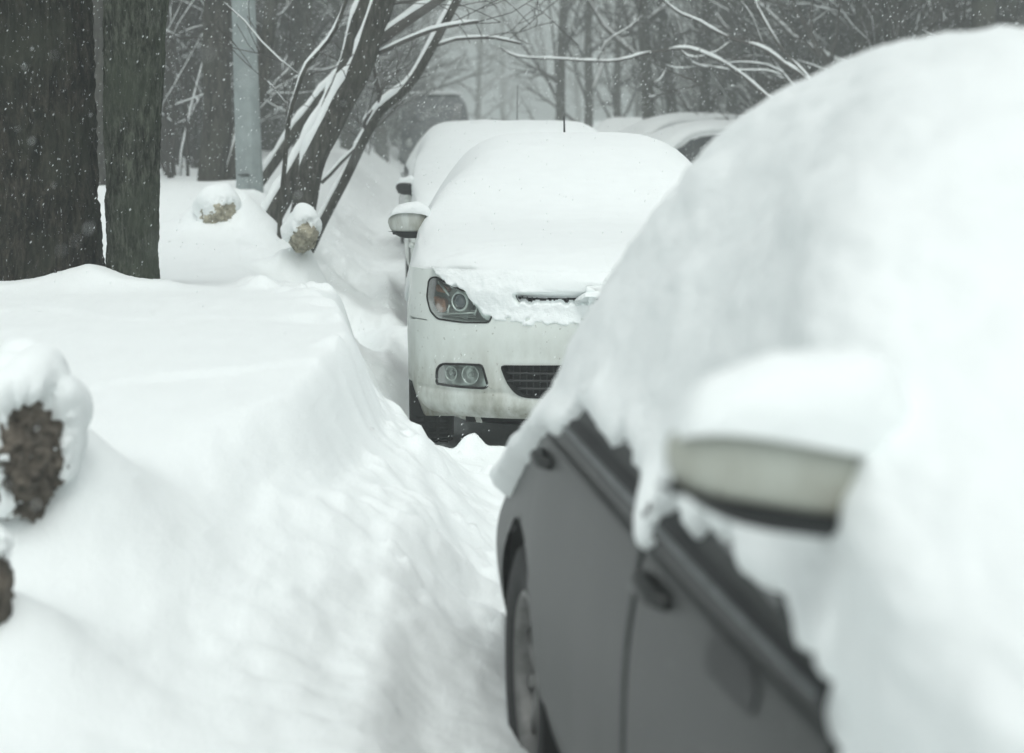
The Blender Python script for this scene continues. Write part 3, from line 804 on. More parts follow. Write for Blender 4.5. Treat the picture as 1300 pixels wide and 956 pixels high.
AX_R = 3.66
car1 = make_car('parked_car', M['grey'], (CAR1[0], CAR1[1], -.02), R(CAR1[2]), 'charcoal grey car nearest the camera, buried under thick snow, pale door mirror', 'car', 'parked cars in the snowy row', SNOW1, res=(300, 90), st=ST1, rear_door=3.42)
AX_R = 3.46
make_mirror(car1, -1, M['mirror_cap'], y=1.32, z=1.19, x=.81, roll=R(-9), sc=1.02, snow=(.095, 3), base=True, rnd_=2.8)
Gm = patch(1.60, 1.86, .405, .449, .0095, -1, 40, 14, ST1, .0)
Gc = Gm.reshape(-1, 3).mean(0); e_ = ((Gm[..., 1] - Gc[1]) / .13) ** 2 + ((Gm[..., 2] - Gc[2]) / .034) ** 2
fast_grid('dark_oval', Gm, M['plastic'], car1, (e_[1:, 1:] < 1 + .3 * fbm(Gm[1:, 1:, 1] * 30, Gm[1:, 1:, 2] * 30, 0, 2, 3)))  # ragged dark oval on the front door, a thin black shell

car2 = make_car('parked_car', M['white'], (CAR2[0], CAR2[1], 0), R(CAR2[2]), 'white car with clear headlight, thick snow on hood and windscreen, behind the charcoal car', 'car', 'parked cars in the snowy row', SNOW2, res=(260, 90), st=ST2)
make_mirror(car2, -1, M['white'], y=1.42, z=1.03, x=.795, sc=.85, zs=1.45, snow=(.045, 5), rnd_=2.6, base=False)
make_mirror(car2, 1, M['white'], y=1.42, z=1.0, x=.89, sc=.80, zs=1.75, snow=(.012, 6), rnd_=2.6)
MB().tube([(-.90, 1.44, 1.035), (-.84, 1.47, 1.03), (-.74, 1.52, 1.02)], [.035, .055, .07], 14).build('mirror_arm_snow', M['snow_car'], car2, subd=1)
MB().tube([(.0, 3.3, 1.44), (0, 3.33, 1.56)], [.006, .005], 8).build('roof_aerial', M['plastic'], car2)

# snow plastered across the nose of the white car
def nose_snow(parent):
    res = .004; t = np.arange(-.84, .84, res); z = np.arange(.60, .895, res)
    T, Z = np.meshgrid(t, z, indexing='ij')
    n1 = fbm(T * 14, Z * 14, 0, 4, 71); n2 = fbm(T * 45, Z * 45, 0, 3, 72)
    lowz = np.interp(np.abs(T), [0, .3, .45, .54, .58, .62, .66, .72, .78, .84], [.655, .65, .655, .68, .72, .765, .80, .825, .855, .90])
    d = (Z - lowz) + n1 * .022 + n2 * .007
    slot = resample(SLOT, 120); ds, _, _ = pdist(slot, T, Z); ins = inpoly(slot, T, Z)
    ds = np.where(ins, -ds, ds) + .012 * sstep(.75, .735, Z) * 0
    rag = fbm(T * 38, 0 * Z, 3, 3, 73) * .013
    ds = np.where((np.abs(T) < .385) & (Z < .775), (.757 + rag) - Z, ds)
    k = sstep(-.006, .02, d) * sstep(-.002, .014, ds)
    holes = sstep(.42, .5, fbm(T * 28, Z * 28, 5, 2, 75)) * sstep(.70, .66, Z)
    k = k * (1 - holes)
    off = -.02 + k * (.028 + .034 * sstep(.70, .82, Z) + n1 * .007 + n2 * .0025)
    G = FN(T, Z, off)
    fast_grid('nose_snow', G, M['snow_car'], parent, (k[:-1, :-1] + k[1:, :-1] + k[:-1, 1:] + k[1:, 1:]) > 0)
nose_snow(car2)

ST3 = dict(ST2, xr=([0, .4, 1.0, 1.35, 1.6, 2.0, 3.2, 3.8, 4.2, 4.57], [.60, .68, .76, .80, .76, .68, .66, .64, .6, .5]), zt=(ST2['zt'][0], [q + .03 * (k > 5) for k, q in enumerate(ST2['zt'][1])]))
SN3 = dict(SN2, xr=([-.03, .4, 1.0, 1.35, 1.6, 2.0, 3.2, 3.8, 4.2, 4.64], [.50, .66, .78, .82, .80, .72, .70, .68, .6, .45]), zt=(SN2['zt'][0], [q + .03 * (k > 7) for k, q in enumerate(SN2['zt'][1])]))
car3 = make_car('parked_car', M['white'], (.18, 14.15, .0), R(4), 'white car fully under snow, just behind the white car with the clear headlight', 'car', 'parked cars in the snowy row',
                dict(SNOW2, st=SN3, kw=dict(ny=160, nv=70, amp=.012, seed=18, nscale=4)), res=(140, 50), detail=False, st=ST3)
for s in (-1, 1): make_mirror(car3, s, M['plastic'], y=1.42, z=1.0, x=.84, sc=.6, zs=1.5, snow=(.06, 7), rnd_=2.4)
MB().tube([(.10, 3.4, 1.38), (.11, 3.46, 1.80)], [.005, .003], 6).build('roof_aerial', M['plastic'], car3)
car3.scale = (1, 1, 1.02)
car4 = make_car('parked_car', M['silver'], (-.12, 19.9, .05), R(5), 'pale car mostly hidden behind the two white cars of the row', 'car', 'parked cars in the snowy row',
                dict(SNOW2, kw=dict(ny=120, nv=60, amp=.012, seed=28, nscale=4)), res=(100, 40), detail=False, st=ST2)

# two cars across the lane on the right, side windows bare under roof snow
def low_open(side, y): return pchip([0, .3, 1.3, 1.55, 1.75, 2.0, 2.3, 3.2, 3.7, 3.9, 4.6], [.80, .88, .93, .98, 1.13, 1.28, 1.33, 1.33, 1.25, 1.0, .9], y)
SNO = dict(SNOW2, low=low_open, rag=.012, kw=dict(ny=150, nv=80, amp=.01, seed=38, nscale=4))
carR1 = make_car('parked_car', M['silver'], (.45, 33, .17), R(-78), 'silver car farther across the lane, snowy roof above bare side windows', 'car', 'cars across the lane', SNO, res=(110, 44), detail=False, st=ST2)
carR2 = make_car('parked_car', M['black_paint'], (.42, 28, .05), R(-78), 'dark car across the lane with curved roofline and black side window', 'car', 'cars across the lane', dict(SNO, kw=dict(ny=150, nv=80, amp=.01, seed=48, nscale=4)), res=(110, 44), detail=False, st=ST2)
carR3 = make_car('parked_car', M['silver'], (2.35, 45, .10), R(-8), 'distant car with rounded snowy roof farther down the lane', 'car', None, dict(SNOW2, kw=dict(ny=90, nv=50, amp=.012, seed=58, nscale=4)), res=(90, 36), detail=False, st=ST2)

# boxy van far down the row in the haze
van = empty('parked_van', (at(552, 150, 50)[0], 50, .15), rz=R(3)); tag(van, 'dark boxy van fading into the haze at the end of the row', 'van')
def van_shell():
    st = [(0, .62, .45, 1.05), (.12, .82, .35, 1.15), (.7, .90, .30, 1.25), (1.0, .92, .30, 1.85), (1.5, .93, .30, 2.0), (4.6, .93, .30, 2.02), (4.8, .90, .32, 1.97)]
    G = []
    for y, w_, z0, z1 in st:
        ring = []
        for a in np.linspace(0, 2 * math.pi, 48, endpoint=False):
            c, s = math.cos(a), math.sin(a); sx = np.sign(c) * abs(c) ** .35; sz = np.sign(s) * abs(s) ** .35
            zz = (z0 + z1) / 2 + (z1 - z0) / 2 * sz
            ring.append((w_ * sx * (1 - .14 * max(0, zz - 1.0)), y, zz))
        G.append(ring)
    return np.array(G)
Gv = van_shell(); MB().grid(Gv, wrap=True).grid(np.array([Gv[0].mean(0) + (Gv[0] - Gv[0].mean(0)) * q for q in (1, .5, .01)]), wrap=True).grid(np.array([Gv[-1].mean(0) + (Gv[-1] - Gv[-1].mean(0)) * q for q in (1, .5, .01)])[::-1], wrap=True).build('body', M['black_paint'], van)
MB().box((0, .86, 1.52), (.70, .02, .27), Matrix.Rotation(R(-27), 3, 'X')).build('windscreen', M['glass'], van, bevel=.03)
MB().box((0, 2.9, 2.03), (.72, 1.7, .03)).build('roof_snow', M['snow_car'], van, bevel=.03)
for s in (-1, 1):
    MB().tube([(s * .6, .0, .8), (s * .62, .1, .8)], [.1, .11], 16).build('headlight', M['reflector'], van)
    for yy in (.95, 3.9): wheel(van, s * .80, yy, s)
# ------------------------------------------------------------------ trees
def trunk_mesh(name, axis, rad, mat, parent, nth=220, dz=.008, amp=.02, seed=0, hk=1.0, flare=None):
    """rugged trunk: axis = list of points (world), rad = radii; bark ridges modelled on the surface"""
    A = np.array(axis, float); L = np.concatenate([[0], np.cumsum(np.linalg.norm(np.diff(A, axis=0), axis=1))])
    s = [0.0]
    while s[-1] < L[-1]:
        z = s[-1]; s.append(z + (dz if z < 2.3 else dz * 8))
    s = np.array(s[:-1] + [L[-1]])
    P = np.stack([pchip(L, A[:, k], s) for k in range(3)], -1); r = pchip(L, np.array(rad, float), s)
    th = np.linspace(0, 2 * math.pi, nth, endpoint=False)
    TH, S = np.meshgrid(th, s); RR = r[:, None]
    ax, ay = np.cos(TH) * RR, np.sin(TH) * RR
    w1 = fbm(ax * 3, ay * 3, S * 1.2, 3, seed + 3) * .06
    rd = 1 - np.abs(fbm((ax + w1) * 17 * hk, (ay + w1) * 17 * hk, S * 3.6 * hk, 4, seed, .55)) * 2.6
    fine = fbm(ax * 70 * hk, ay * 70 * hk, S * 22 * hk, 3, seed + 7)
    lob = fbm(np.cos(TH) * 1.6, np.sin(TH) * 1.6, S * .45, 2, seed + 11) * .09
    R2 = RR * (1 + lob) + amp * (np.clip(rd, -.6, 1) - .4) + amp * .35 * fine
    G = np.stack([P[:, 0, None] + R2 * np.cos(TH), P[:, 1, None] + R2 * np.sin(TH), P[:, 2, None] + 0 * TH], -1)
    return fast_grid(name, G, mat, parent, wrap=True)

class TreeGen:
    def __init__(s, seed, rmin=.005, sides=5, snow=.5, twigs=1.0):
        s.r = random.Random(seed); s.tr = MB(); s.br = MB(); s.sn = MB(); s.rmin = rmin; s.sides = sides; s.snow = snow; s.tw = twigs
        s.nsn = 0
    def snow_on(s, P, rad, k=1.0, lift=.75):
        P = np.asarray(P, float); n = len(P); rad = np.broadcast_to(np.asarray(rad, float), (n,))
        T = np.gradient(P, axis=0); T /= np.linalg.norm(T, axis=1)[:, None] + 1e-9
        up = np.array((0, 0, 1.)) - T * T[:, 2:3]; ln = np.linalg.norm(up, axis=1)
        f = np.clip(ln * 1.25 - .12, 0, 1) ** .7
        up /= ln[:, None] + 1e-9
        rr = (rad * .82 + .004) * k * f * np.array([s.r.uniform(.75, 1.2) for _ in range(n)])
        rr[0] *= .4; rr[-1] *= .4
        s.sn.tube(P + up * (rad * lift + rr * .35)[:, None], rr, 6); s.nsn += 1
    def path(s, p, d, L, n, wob, lift):
        P = [np.array(p, float)]; d = np.array(d, float)
        for i in range(n):
            d = d + np.array([s.r.gauss(0, wob), s.r.gauss(0, wob), s.r.gauss(0, wob) + lift]); d /= np.linalg.norm(d)
            P.append(P[-1] + d * L / n)
        return np.array(P)
    def branch(s, p, d, L, r, lvl, lift=.04):
        n = 5 if lvl == 1 else (4 if lvl == 2 else 3)
        P = s.path(p, d, L, n, .13 if lvl < 3 else .18, lift)
        rad = np.maximum(r * (1 - .75 * np.linspace(0, 1, n + 1)), s.rmin)
        s.br.tube(P, rad, s.sides if lvl < 3 else 3, lvl < 2)
        if s.r.random() < s.snow * (1 if lvl < 3 else .45): s.snow_on(P, rad)
        if lvl >= 3: return
        kids = int((6 if lvl == 1 else 4.5) * s.tw + s.r.random())
        for k in range(kids):
            f = s.r.uniform(.2, .98); i = min(int(f * n), n - 1); q = P[i] + (P[i + 1] - P[i]) * (f * n - i)
            dd = P[i + 1] - P[i]; dd /= np.linalg.norm(dd)
            v = np.array([s.r.gauss(0, 1), s.r.gauss(0, 1), s.r.gauss(.15, .6)]); v -= dd * v.dot(dd); v /= np.linalg.norm(v)
            a = s.r.uniform(.5, 1.1)
            s.branch(q, dd * math.cos(a) + v * math.sin(a), L * s.r.uniform(.35, .6) * (1.1 - .4 * f), max(rad[i] * .55, s.rmin), lvl + 1, lift)

def forest_tree(seed, H, r0, name='bare_tree', nb=24, lean=.03, low=.16, droop=0.0, snow=.22, rmin=.006, twigs=1.0):
    t = TreeGen(seed, rmin, 5, snow, twigs)
    root = empty(name, (0, 0, 0))
    n = 12
    P = t.path((0, 0, -.2), (t.r.gauss(0, lean), t.r.gauss(0, lean), 1), H, n, .035, .02)
    rad = r0 * (1 - .8 * np.linspace(0, 1, n + 1) ** .9); rad[0] *= 1.25
    t.tr.tube(P, rad, 14)
    for k in range(nb):
        f = low + (1 - low) * (k + t.r.random()) / nb; i = min(int(f * n), n - 1); q = P[i] + (P[i + 1] - P[i]) * (f * n - i)
        a = t.r.uniform(0, 2 * math.pi); e = t.r.uniform(.35, 1.15)
        d = np.array([math.cos(a) * math.sin(e), math.sin(a) * math.sin(e), math.cos(e) - droop])
        t.branch(q, d, H * t.r.uniform(.16, .30) * (1.15 - .6 * f), rad[i] * .36, 1, .03 - droop * .1)
    t.tr.build('trunk', M['bark'], root); t.br.build('branches', M['twig'], root)
    if t.nsn: t.sn.build('branch_snow', M['snow_branch'], root)
    return root

def bush(seed, H, nst=9):
    t = TreeGen(seed, .0045, 4, .3, 1.0)
    root = empty('bare_shrub', (0, 0, 0))
    for k in range(nst):
        a = t.r.uniform(0, 2 * math.pi); e = t.r.uniform(.1, .75)
        P0 = np.array([math.cos(a), math.sin(a), 0]) * .12
        t.branch(P0 - np.array((0, 0, .15)), (math.cos(a) * math.sin(e), math.sin(a) * math.sin(e), math.cos(e)), H * t.r.uniform(.7, 1.1), .018, 1, .02)
    t.br.build('stems', M['twig'], root); t.sn.build('branch_snow', M['snow_branch'], root)
    return root

def copy_tree(o, parent=None):
    c = o.copy(); C.objects.link(c); c.parent = parent
    for ch in list(o.children): copy_tree(ch, c)
    return c

def gh(x, y): return float(ground_h(x, y))

# --- the two great trunks at the left
a0, a1 = at(60, 372, 8.7), at(55, 0, 8.7)
big = empty('tree', (0, 0, 0)); tag(big, 'very thick dark trunk with rugged bark at the left edge', 'tree')
bx, by = -2.06, 8.75
trunk_mesh('trunk', [(bx - .06, by, .62), (bx - .045, by, .95), (bx - .03, by, 1.3), (bx - .03, by, 1.9), (bx - .1, by, 3.0), (bx - .2, by + .1, 5), (bx - .1, by + .3, 8)],
           [.33, .29, .265, .26, .25, .22, .14], M['bark_a'], big, 320, .006, .036, 3, .8)
second = empty('tree', (0, 0, 0)); tag(second, 'slimmer grey green trunk standing right beside the thickest trunk', 'tree')
p0, p1, p2, p3 = at(168, 400, 8.6), at(168, 320, 8.6), at(168, 160, 8.6), at(172, 0, 8.6)
trunk_mesh('trunk', [p0, p1, p2, p3, p3 + (.03, 0, 1.0), p3 + (.0, 0, 3.4), p3 + (.1, 0, 6.4)],
           [.128, .108, .116, .128, .125, .11, .07], M['bark_b'], second, 240, .007, .012, 13, 1.4)
for root_, top, n_, seed_ in ((big, (bx - .2, by + .1, 5), 9, 5), (second, tuple(p3 + (.0, 0, 3.4)), 7, 6)):
    t = TreeGen(seed_, .006, 5, .5)
    for k in range(n_):
        a = k * 2.4; t.branch((top[0], top[1], top[2] - 1.6 + k * .45), (math.cos(a) * .8, math.sin(a) * .8, .6), 1.9, .05, 1)
    t.br.build('branches', M['twig'], root_); t.sn.build('branch_snow', M['snow_branch'], root_)

# --- lamp pole
pb, pt = at(318, 262, 18), at(309, 0, 18)
pole = empty('lamp_pole', (0, 0, 0)); tag(pole, 'pale grey tapered pole standing in the snow between tree trunks', 'pole')
dirp = (pt - pb) / np.linalg.norm(pt - pb)
G = []
for k, q in enumerate(np.linspace(-.3, 5.2, 40)):
    c = pb + dirp * q; rr = .128 - .010 * max(q, 0)
    a = np.linspace(0, 2 * math.pi, 8, endpoint=False) + math.pi / 8
    G.append(np.stack([c[0] + rr * np.cos(a), c[1] + rr * np.sin(a), np.full(8, c[2])], -1))
MB().grid(np.array(G), wrap=True).build('shaft', M['pole'], pole, smooth=False, bevel=.012)
MB().box(pb + dirp * .14 + np.array((-.035, -.118, 0)), (.045, .012, .13)).build('access_hatch', M['pole'], pole, bevel=.004)
MB().box(pb + dirp * .285 + np.array((-.035, -.122, 0)), (.05, .014, .006)).build('hatch_hinge', M['plastic'], pole)

# --- leaning trees traced along their stems, each stem at its own distance
def limb(mb, t, pts, w, Y, snow=1.0, Ys=None, sides=12, taper=.7, snow_lift=.75):
    n = len(pts); base = Ys is None and sides > 8
    P = np.array([at(px, py, Y if Ys is None else Ys[i]) for i, (px, py) in enumerate(pts)])
    if base:                                   # root end below the snow, top end carried on upwards out of the photo
        dd = P[0] - P[1]; e = P[-1] - P[-2]; e /= np.linalg.norm(e); up = np.array((0, 0, 1.))
        k = min(1.0, w / .10)
        P = np.concatenate([[P[0] + dd / np.linalg.norm(dd) * .45], P, [P[-1] + (e * .9 + up * .3) * k], [P[-1] + (e * 1.7 + up * 1.0) * k], [P[-1] + (e * 2.4 + up * 1.9) * k]])
    L = np.concatenate([[0], np.cumsum(np.linalg.norm(np.diff(P, axis=0), axis=1))]); s = np.linspace(0, L[-1], max(8, int(L[-1] / .10)))
    Q = np.stack([pchip(L, P[:, k], s) for k in range(3)], -1)
    Q += np.stack([fbm(s * 3, k * 7.1, w, 2, 5) * .012 * (s > 0) for k in range(3)], -1)
    r = (w / 2) * ((1 - .85 * (s / L[-1]) ** 1.8) if base else (1 - (1 - taper) * s / L[-1]))
    mb.tube(Q, r, sides)
    if snow:
        parts = [(0, len(Q))] if len(Q) < 14 else [(0, len(Q) * 3 // 5), (len(Q) * 3 // 5 + 1, len(Q))]
        for a, b in parts:
            if b - a > 3: t.snow_on(Q[a:b], r[a:b], snow, snow_lift)
    return Q, r

def leaning(label, stems, limbs, Y, seed, twn=3):
    root = empty('leaning_tree', (0, 0, 0)); tag(root, label, 'tree')
    t = TreeGen(seed, .0035, 5, .10, .8); tr = MB(); br = MB()
    QS = []
    for pts, w in stems: QS.append(limb(tr, t, pts, w, Y, 1.25, snow_lift=.62))
    for pts, w in limbs: QS.append(limb(br, t, pts, w, Y, 1.0, sides=8))
    t.br = br
    for Q, r in QS:
        for k in range(twn):
            i = t.r.randrange(len(Q) // 4, len(Q)); d = np.array([t.r.gauss(.3, 1), t.r.gauss(0, .6), abs(t.r.gauss(.5, .5))]); d /= np.linalg.norm(d)
            t.branch(Q[i], d, t.r.uniform(.4, 1.1), min(r[i] * .2, .009), 2, .01)
    for Q, r in QS[:len(stems)]:
        for k in range(int(6 + 60 * r[0])):
            i = t.r.randrange(len(Q) * 6 // 10, len(Q)); d = np.array([t.r.gauss(.2, .8), t.r.gauss(0, .7), abs(t.r.gauss(.8, .5))]); d /= np.linalg.norm(d)
            if Q[i][2] > CAMZ + .065 * Q[i][1]: t.branch(Q[i], d, t.r.uniform(.7, 1.6), max(.006, r[i] * .5), 1, .02)
    tr.build('trunk', M['bark'], root); br.build('branches', M['twig'], root); t.sn.build('branch_snow', M['snow_branch'], root)
    return root

leaning('leaning dark tree with a snow strip along its upper side, right of the pole',
        [([(384, 275), (395, 212), (421, 159), (451, 99), (471, 50), (490, -5), (520, -90), (560, -230)], .185)],
        [([(470, 62), (486, 48), (504, 36), (550, 4), (640, -60)], .085), ([(474, 70), (520, 50), (557, 36), (607, 28)], .035)], 15, 31)
leaning('snow-plastered leaning trunk just behind the leaning dark tree',
        [([(360, 250), (388, 198), (418, 142), (441, 83), (457, 28), (475, -20), (500, -120)], .16)], [], 15.8, 32)
leaning('thin tree leaning low behind the other leaning trunks',
        [([(335, 225), (352, 200), (375, 165), (402, 132), (430, 96), (470, 40)], .10)], [], 18.5, 33, 6)
leaning('slender crooked tree leaning over the bank beside the parked row',
        [([(420, 262), (445, 212), (465, 172), (480, 146), (514, 112), (535, 84), (551, 56), (580, 0), (610, -60)], .085)],
        [([(408, 232), (432, 208), (455, 185), (468, 168)], .03), ([(478, 148), (482, 122), (478, 99), (470, 60)], .04),
         ([(548, 60), (580, 50), (620, 48), (660, 56)], .028), ([(466, 170), (462, 158), (474, 140)], .04)], 16.5, 34)
leaning('thin bare sapling in front of the leaning trunks, right of the pole', [([(359, 240), (365, 165), (376, 120), (388, 89), (421, 43), (440, 0)], .035)], [], 14.5, 35, 14)
leaning('forked trunk half hidden behind the pale pole',
        [([(266, 262), (268, 230), (272, 190), (277, 150), (274, 80), (276, 0), (280, -120)], .29), ([(285, 250), (296, 215), (312, 165), (335, 90), (345, 0)], .15)], [], 20, 36)

# --- long snowy boughs reaching in from the right
shrub = empty('leaning_tree', (0, 0, 0)); tag(shrub, 'low tree with long arching snowy boughs above the cars on the right', 'tree')
t = TreeGen(77, .005, 5, .9); mb = MB()
for pts, w_, Y in (([(1075, 235), (1050, 150), (1021, 98), (995, 81), (970, 63), (924, 48), (889, 28), (863, 18), (843, 0), (815, -40)], .052, 21),
                   ([(1078, 235), (1052, 148), (1023, 96), (995, 66), (975, 36), (957, 0), (940, -50)], .05, 21),
                   ([(1073, 235), (1020, 160), (975, 124), (945, 99), (909, 76), (863, 61), (833, 66), (792, 75), (757, 78), (701, 75), (655, 71), (636, 60)], .048, 21),
                   ([(1055, 160), (995, 96), (970, 60), (957, 25), (939, 0)], .028, 21.2),
                   ([(759, 76), (768, 56), (777, 48), (797, 36), (815, 20)], .018, 21),
                   ([(863, 63), (872, 71), (884, 73), (909, 66), (930, 50)], .018, 21),
                   ([(995, 94), (970, 82), (934, 79), (915, 84)], .022, 21.1), ([(1000, 100), (975, 90), (930, 89), (900, 84)], .018, 21.3)):
    Q, r = limb(mb, t, pts, w_, Y, 1.05, taper=.35, sides=8)
t.br = MB()
t.snow = .3
for k in range(6):
    q = at(t.r.uniform(880, 1060), t.r.uniform(30, 110), 21.4); t.branch(q, (t.r.gauss(-.6, .5), t.r.gauss(0, .4), t.r.gauss(.3, .5)), t.r.uniform(.3, .9), .012, 2)
mb.build('boughs', M['twig'], shrub); t.br.build('twigs', M['twig'], shrub); t.sn.build('branch_snow', M['snow_branch'], shrub)

# --- trunks one can pick out, then the wood
protos = [forest_tree(100 + k, random.Random(k).uniform(9, 12), .17, nb=30, low=.10 + .05 * (k % 3), droop=(.0, .12, .05, .2, .0, .1)[k % 6], rmin=.006) for k in range(7)]
farp = [forest_tree(200 + k, 9.5, .15, nb=22, low=.08, droop=.08 * (k % 3), rmin=.010, twigs=.85, snow=.15) for k in range(4)]
shr = [bush(300 + k, 2.6) for k in range(4)]
used = set()
def place(proto, x, y, sc, label, cat, group, rz=None, tilt=0.0, wsc=1.0):
    if proto.name not in used: used.add(proto.name); o = proto
    else: o = copy_tree(proto)
    o.location = (x, y, gh(x, y) - .05); o.rotation_euler = (tilt, 0, rnd.uniform(0, 6.28) if rz is None else rz); o.scale = (sc * wsc, sc * wsc, sc)
    return tag(o, label, cat, group)
rnd = random.Random(99)
FRONT = [(214, 24, 26), (238, 16, 30), (130, 16, 19), (340, 22, 34), (1098, 40, 25), (1076, 16, 27), (1135, 18, 30), (1249, 36, 24), (1290, 22, 28), (995, 16, 33), (896, 14, 36), (858, 15, 38), (835, 18, 36), (744, 12, 48), (712, 7, 45), (1180, 16, 36), (935, 13, 40), (788, 9, 52)]
NAMES = {214: 'left trunk of the pair between the big trunks and the pole', 238: 'right trunk of the pair between the big trunks and the pole', 130: 'pale snowy trunk seen in the gap between the two big trunks',
         1098: 'broadest dark trunk in the wood at the upper right', 1249: 'dark brown trunk rising behind the charcoal car roof at far right', 1290: 'trunk at the right edge of the photo above the charcoal car roof'}
for k, (px, wpx, Y) in enumerate(FRONT):
    x = at(px, 150, Y)[0]; sc = 1.0; ws = (wpx / 2540 * Y / 2) / .17
    place(protos[k % 7], x, Y, 1.05, NAMES.get(px, 'bare tree in the front rank of the hazy wood'), 'tree', 'bare trees in the hazy wood', wsc=max(.7, min(1.5, ws)), rz=None)
pts = []
def far_enough(x, y, d): return all((x - a) ** 2 + (y - b) ** 2 > d * d for a, b in pts)
def scatter(n, xf, yr, d, fn):
    c = 0; tries = 0
    while c < n and tries < n * 40:
        tries += 1; u = rnd.random(); y = yr[0] + (yr[1] - yr[0]) * u ** .8; x = xf(y)
        if x is None or not far_enough(x, y, d): continue
        pts.append((x, y)); fn(x, y, c); c += 1
def leftx(y): return -rnd.uniform(3.0 + max(0, 30 - y) * .03, .30 * y + 1.5) if .3 * y + 1.5 > 3.2 else None
def rightx(y): return rnd.uniform(4.6, .30 * y + 2) if .3 * y + 2 > 5 else None
GW = 'bare trees in the hazy wood'
scatter(125, leftx, (22, 85), 1.2, lambda x, y, c: place(protos[c % 7] if y < 45 else farp[c % 4], x, y, rnd.uniform(.8, 1.25), 'bare tree in the hazy wood on the left', 'tree', GW, wsc=rnd.uniform(.7, 1.2)))
scatter(92, rightx, (24, 85), 1.3, lambda x, y, c: place(protos[c % 7] if y < 45 else farp[c % 4], x, y, rnd.uniform(.8, 1.25), 'bare tree in the hazy wood on the right', 'tree', GW, wsc=rnd.uniform(.7, 1.2)))
scatter(26, lambda y: rnd.uniform(-.3 * y, .3 * y), (88, 125), 2.5, lambda x, y, c: place(farp[c % 4], x, y, rnd.uniform(1.0, 1.4), 'faint bare tree at the misty end of the avenue', 'tree', 'misty trees at the end of the avenue'))
# a lower rank of leafless shrubs under the trees
scatter(34, leftx, (20, 60), .9, lambda x, y, c: place(shr[c % 4], x, y, rnd.uniform(.8, 1.5), 'leafless snowy shrub under the trees on the left', 'shrub', 'leafless shrubs in the wood'))
scatter(34, rightx, (24, 60), .9, lambda x, y, c: place(shr[c % 4], x, y, rnd.uniform(.8, 1.5), 'leafless snowy shrub under the trees on the right', 'shrub', 'leafless shrubs in the wood'))

# ------------------------------------------------------------------ dirty lumps of frozen snow on the bank
def lump(name, label, c, rad, seed, mat, capz=.1, cap=.05, n=90, freq=1.0, bare=None):
    root = empty(name, tuple(c)); tag(root, label, 'boulder')
    th = np.linspace(0.001, math.pi - .001, n); ph = np.linspace(0, 2 * math.pi, 2 * n, endpoint=False)
    TH, PH = np.meshgrid(th, ph, indexing='ij')
    D = np.stack([np.sin(TH) * np.cos(PH), np.sin(TH) * np.sin(PH), np.cos(TH)], -1)
    q = D * freq
    k = 1 + .28 * fbm(q[..., 0] * 1.7, q[..., 1] * 1.7, q[..., 2] * 1.7, 4, seed) + .11 * fbm(q[..., 0] * 6, q[..., 1] * 8, q[..., 2] * 8, 3, seed + 1)
    G = D * k[..., None] * np.array(rad)
    fast_grid('frozen_lump', G, mat, root, wrap=True)
    nrm = grid_normals(G); nrm *= np.sign((nrm * D).sum(-1))[..., None]
    nz = fbm(D[..., 0] * 2.6, D[..., 1] * 2.6, D[..., 2] * 2.6, 4, seed + 4, .4)
    m = (D[..., 2] - capz) * .8 + nz * .5
    nz = nz + .6 * fbm(D[..., 0] * 7, D[..., 1] * 7, D[..., 2] * 7, 3, seed + 8)
    if bare is not None:
        bx_, by_, bz_, br_ = bare; m = m - 2.6 * np.exp(-(((D[..., 0] - bx_) ** 2 + (D[..., 1] - by_) ** 2 + (D[..., 2] - bz_) ** 2) / br_ ** 2)) * (1 + 1.2 * nz)
    kk = sstep(-.15, 1.0, m) ** .8
    G0 = D * (1 + .24 * fbm(q[..., 0] * 1.7, q[..., 1] * 1.7, q[..., 2] * 1.7, 1, seed))[..., None] * np.array(rad)
    nrm = grid_normals(G0); nrm *= np.sign((nrm * D).sum(-1))[..., None]
    S = G0 + nrm * (-.02 + kk * (.02 + cap))[..., None] + np.array((0, 0, 1)) * (kk * cap * .6 * np.clip(D[..., 2], 0, 1))[..., None]
    fast_grid('snow_cap', S, M['snow'], root, (kk[:-1] + kk[1:])[:, :] > 0, wrap=True)
    return root
lump('snow_boulder', 'rounded dirty lump with a tall snow cap, in front of the pole', at(277, 268, 14.5), (.14, .16, .15), 3, M['ice'], -.9, .035, bare=(.45, -.75, -.35, .70))
lump('snow_boulder', 'dirty lump peeking from the snow below the leaning tree', at(384, 296, 12.6), (.10, .12, .12), 9, M['ice'], -.9, .032, bare=(.45, -.8, -.2, .70))
lump('snow_boulder', 'brown dirty lump breaking through the near bank at the left edge', at(22, 565, 4.55), (.12, .16, .17), 12, M['rock'], -.9, .04, n=140, bare=(.60, -.70, .12, .52), freq=1.5)
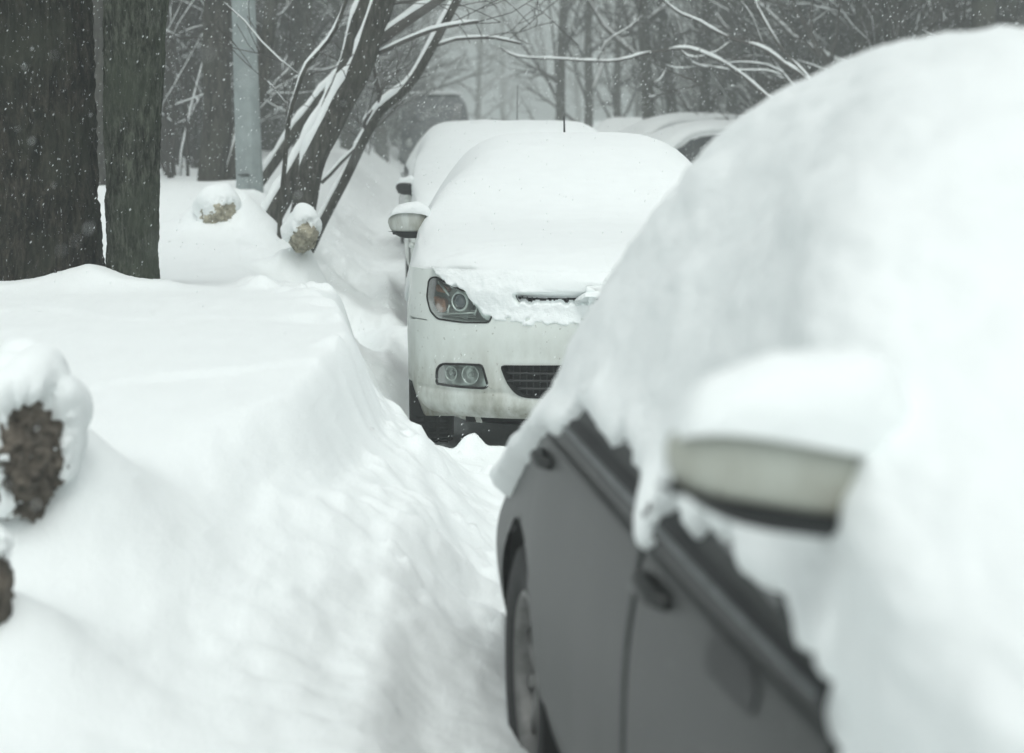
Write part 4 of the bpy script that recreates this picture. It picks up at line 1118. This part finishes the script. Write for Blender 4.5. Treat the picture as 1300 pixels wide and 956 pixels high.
lump('snow_boulder', 'small dark lump low at the left edge of the photo', at(-22, 745, 3.95), (.06, .08, .09), 15, M['rock'], -.6, .03, n=80, bare=(.75, -.6, .0, .9))

# ------------------------------------------------------------------ falling snow
rs = np.random.RandomState(4); nf = 75000
Yf = 7.0 + 34 * rs.rand(nf) ** .8; Xf = (rs.rand(nf) * 2 - 1) * (.30 * Yf + .4); Zf = rs.rand(nf) * (1.3 + .09 * Yf) + .1
Zf = CAMZ + (rs.rand(nf) * 1.5 - 1.1) * .23 * Yf; ok = Zf > ground_h(Xf, Yf) + .05
Yn = rs.uniform(1.0, 5.5, 260); Xn = (rs.rand(260) * 2 - 1) * .27 * Yn; Zn = CAMZ + (rs.rand(260) - .72) * .38 * Yn; okn = Xn < .02
Pf = np.concatenate([np.stack([Xf, Yf, Zf], -1)[ok], np.stack([Xn, Yn, Zn], -1)[okn & (Zn > ground_h(Xn, Yn) + .1)]]); nf = len(Pf)
oc = np.array([(1, 0, 0), (-1, 0, 0), (0, 1, 0), (0, -1, 0), (0, 0, 1.0), (0, 0, -1.0)])
of = np.array([(0, 2, 4), (2, 1, 4), (1, 3, 4), (3, 0, 4), (2, 0, 5), (1, 2, 5), (3, 1, 5), (0, 3, 5)])
sz = (rs.uniform(.0007, .0016, nf) * (1 + Pf[:, 1] / 22))[:, None, None] * (1 + .6 * rs.rand(nf, 6, 1))
V = oc[None] * sz * np.array((1, 1, 1.9)); V[..., 0] += V[..., 2] * .55
V = V + Pf[:, None]
me = bpy.data.meshes.new('falling_snow'); Fi = (of[None] + (np.arange(nf) * 6)[:, None, None]).reshape(-1)
me.vertices.add(nf * 6); me.vertices.foreach_set('co', V.reshape(-1).astype(np.float32)); me.loops.add(len(Fi)); me.loops.foreach_set('vertex_index', Fi.astype(np.int32))
me.polygons.add(nf * 8); me.polygons.foreach_set('loop_start', (np.arange(nf * 8) * 3).astype(np.int32)); me.polygons.foreach_set('loop_total', np.full(nf * 8, 3, np.int32)); me.update(calc_edges=True)
fs_ = finish('falling_snow', me, M['snow_branch']); tag(fs_, kind='stuff')
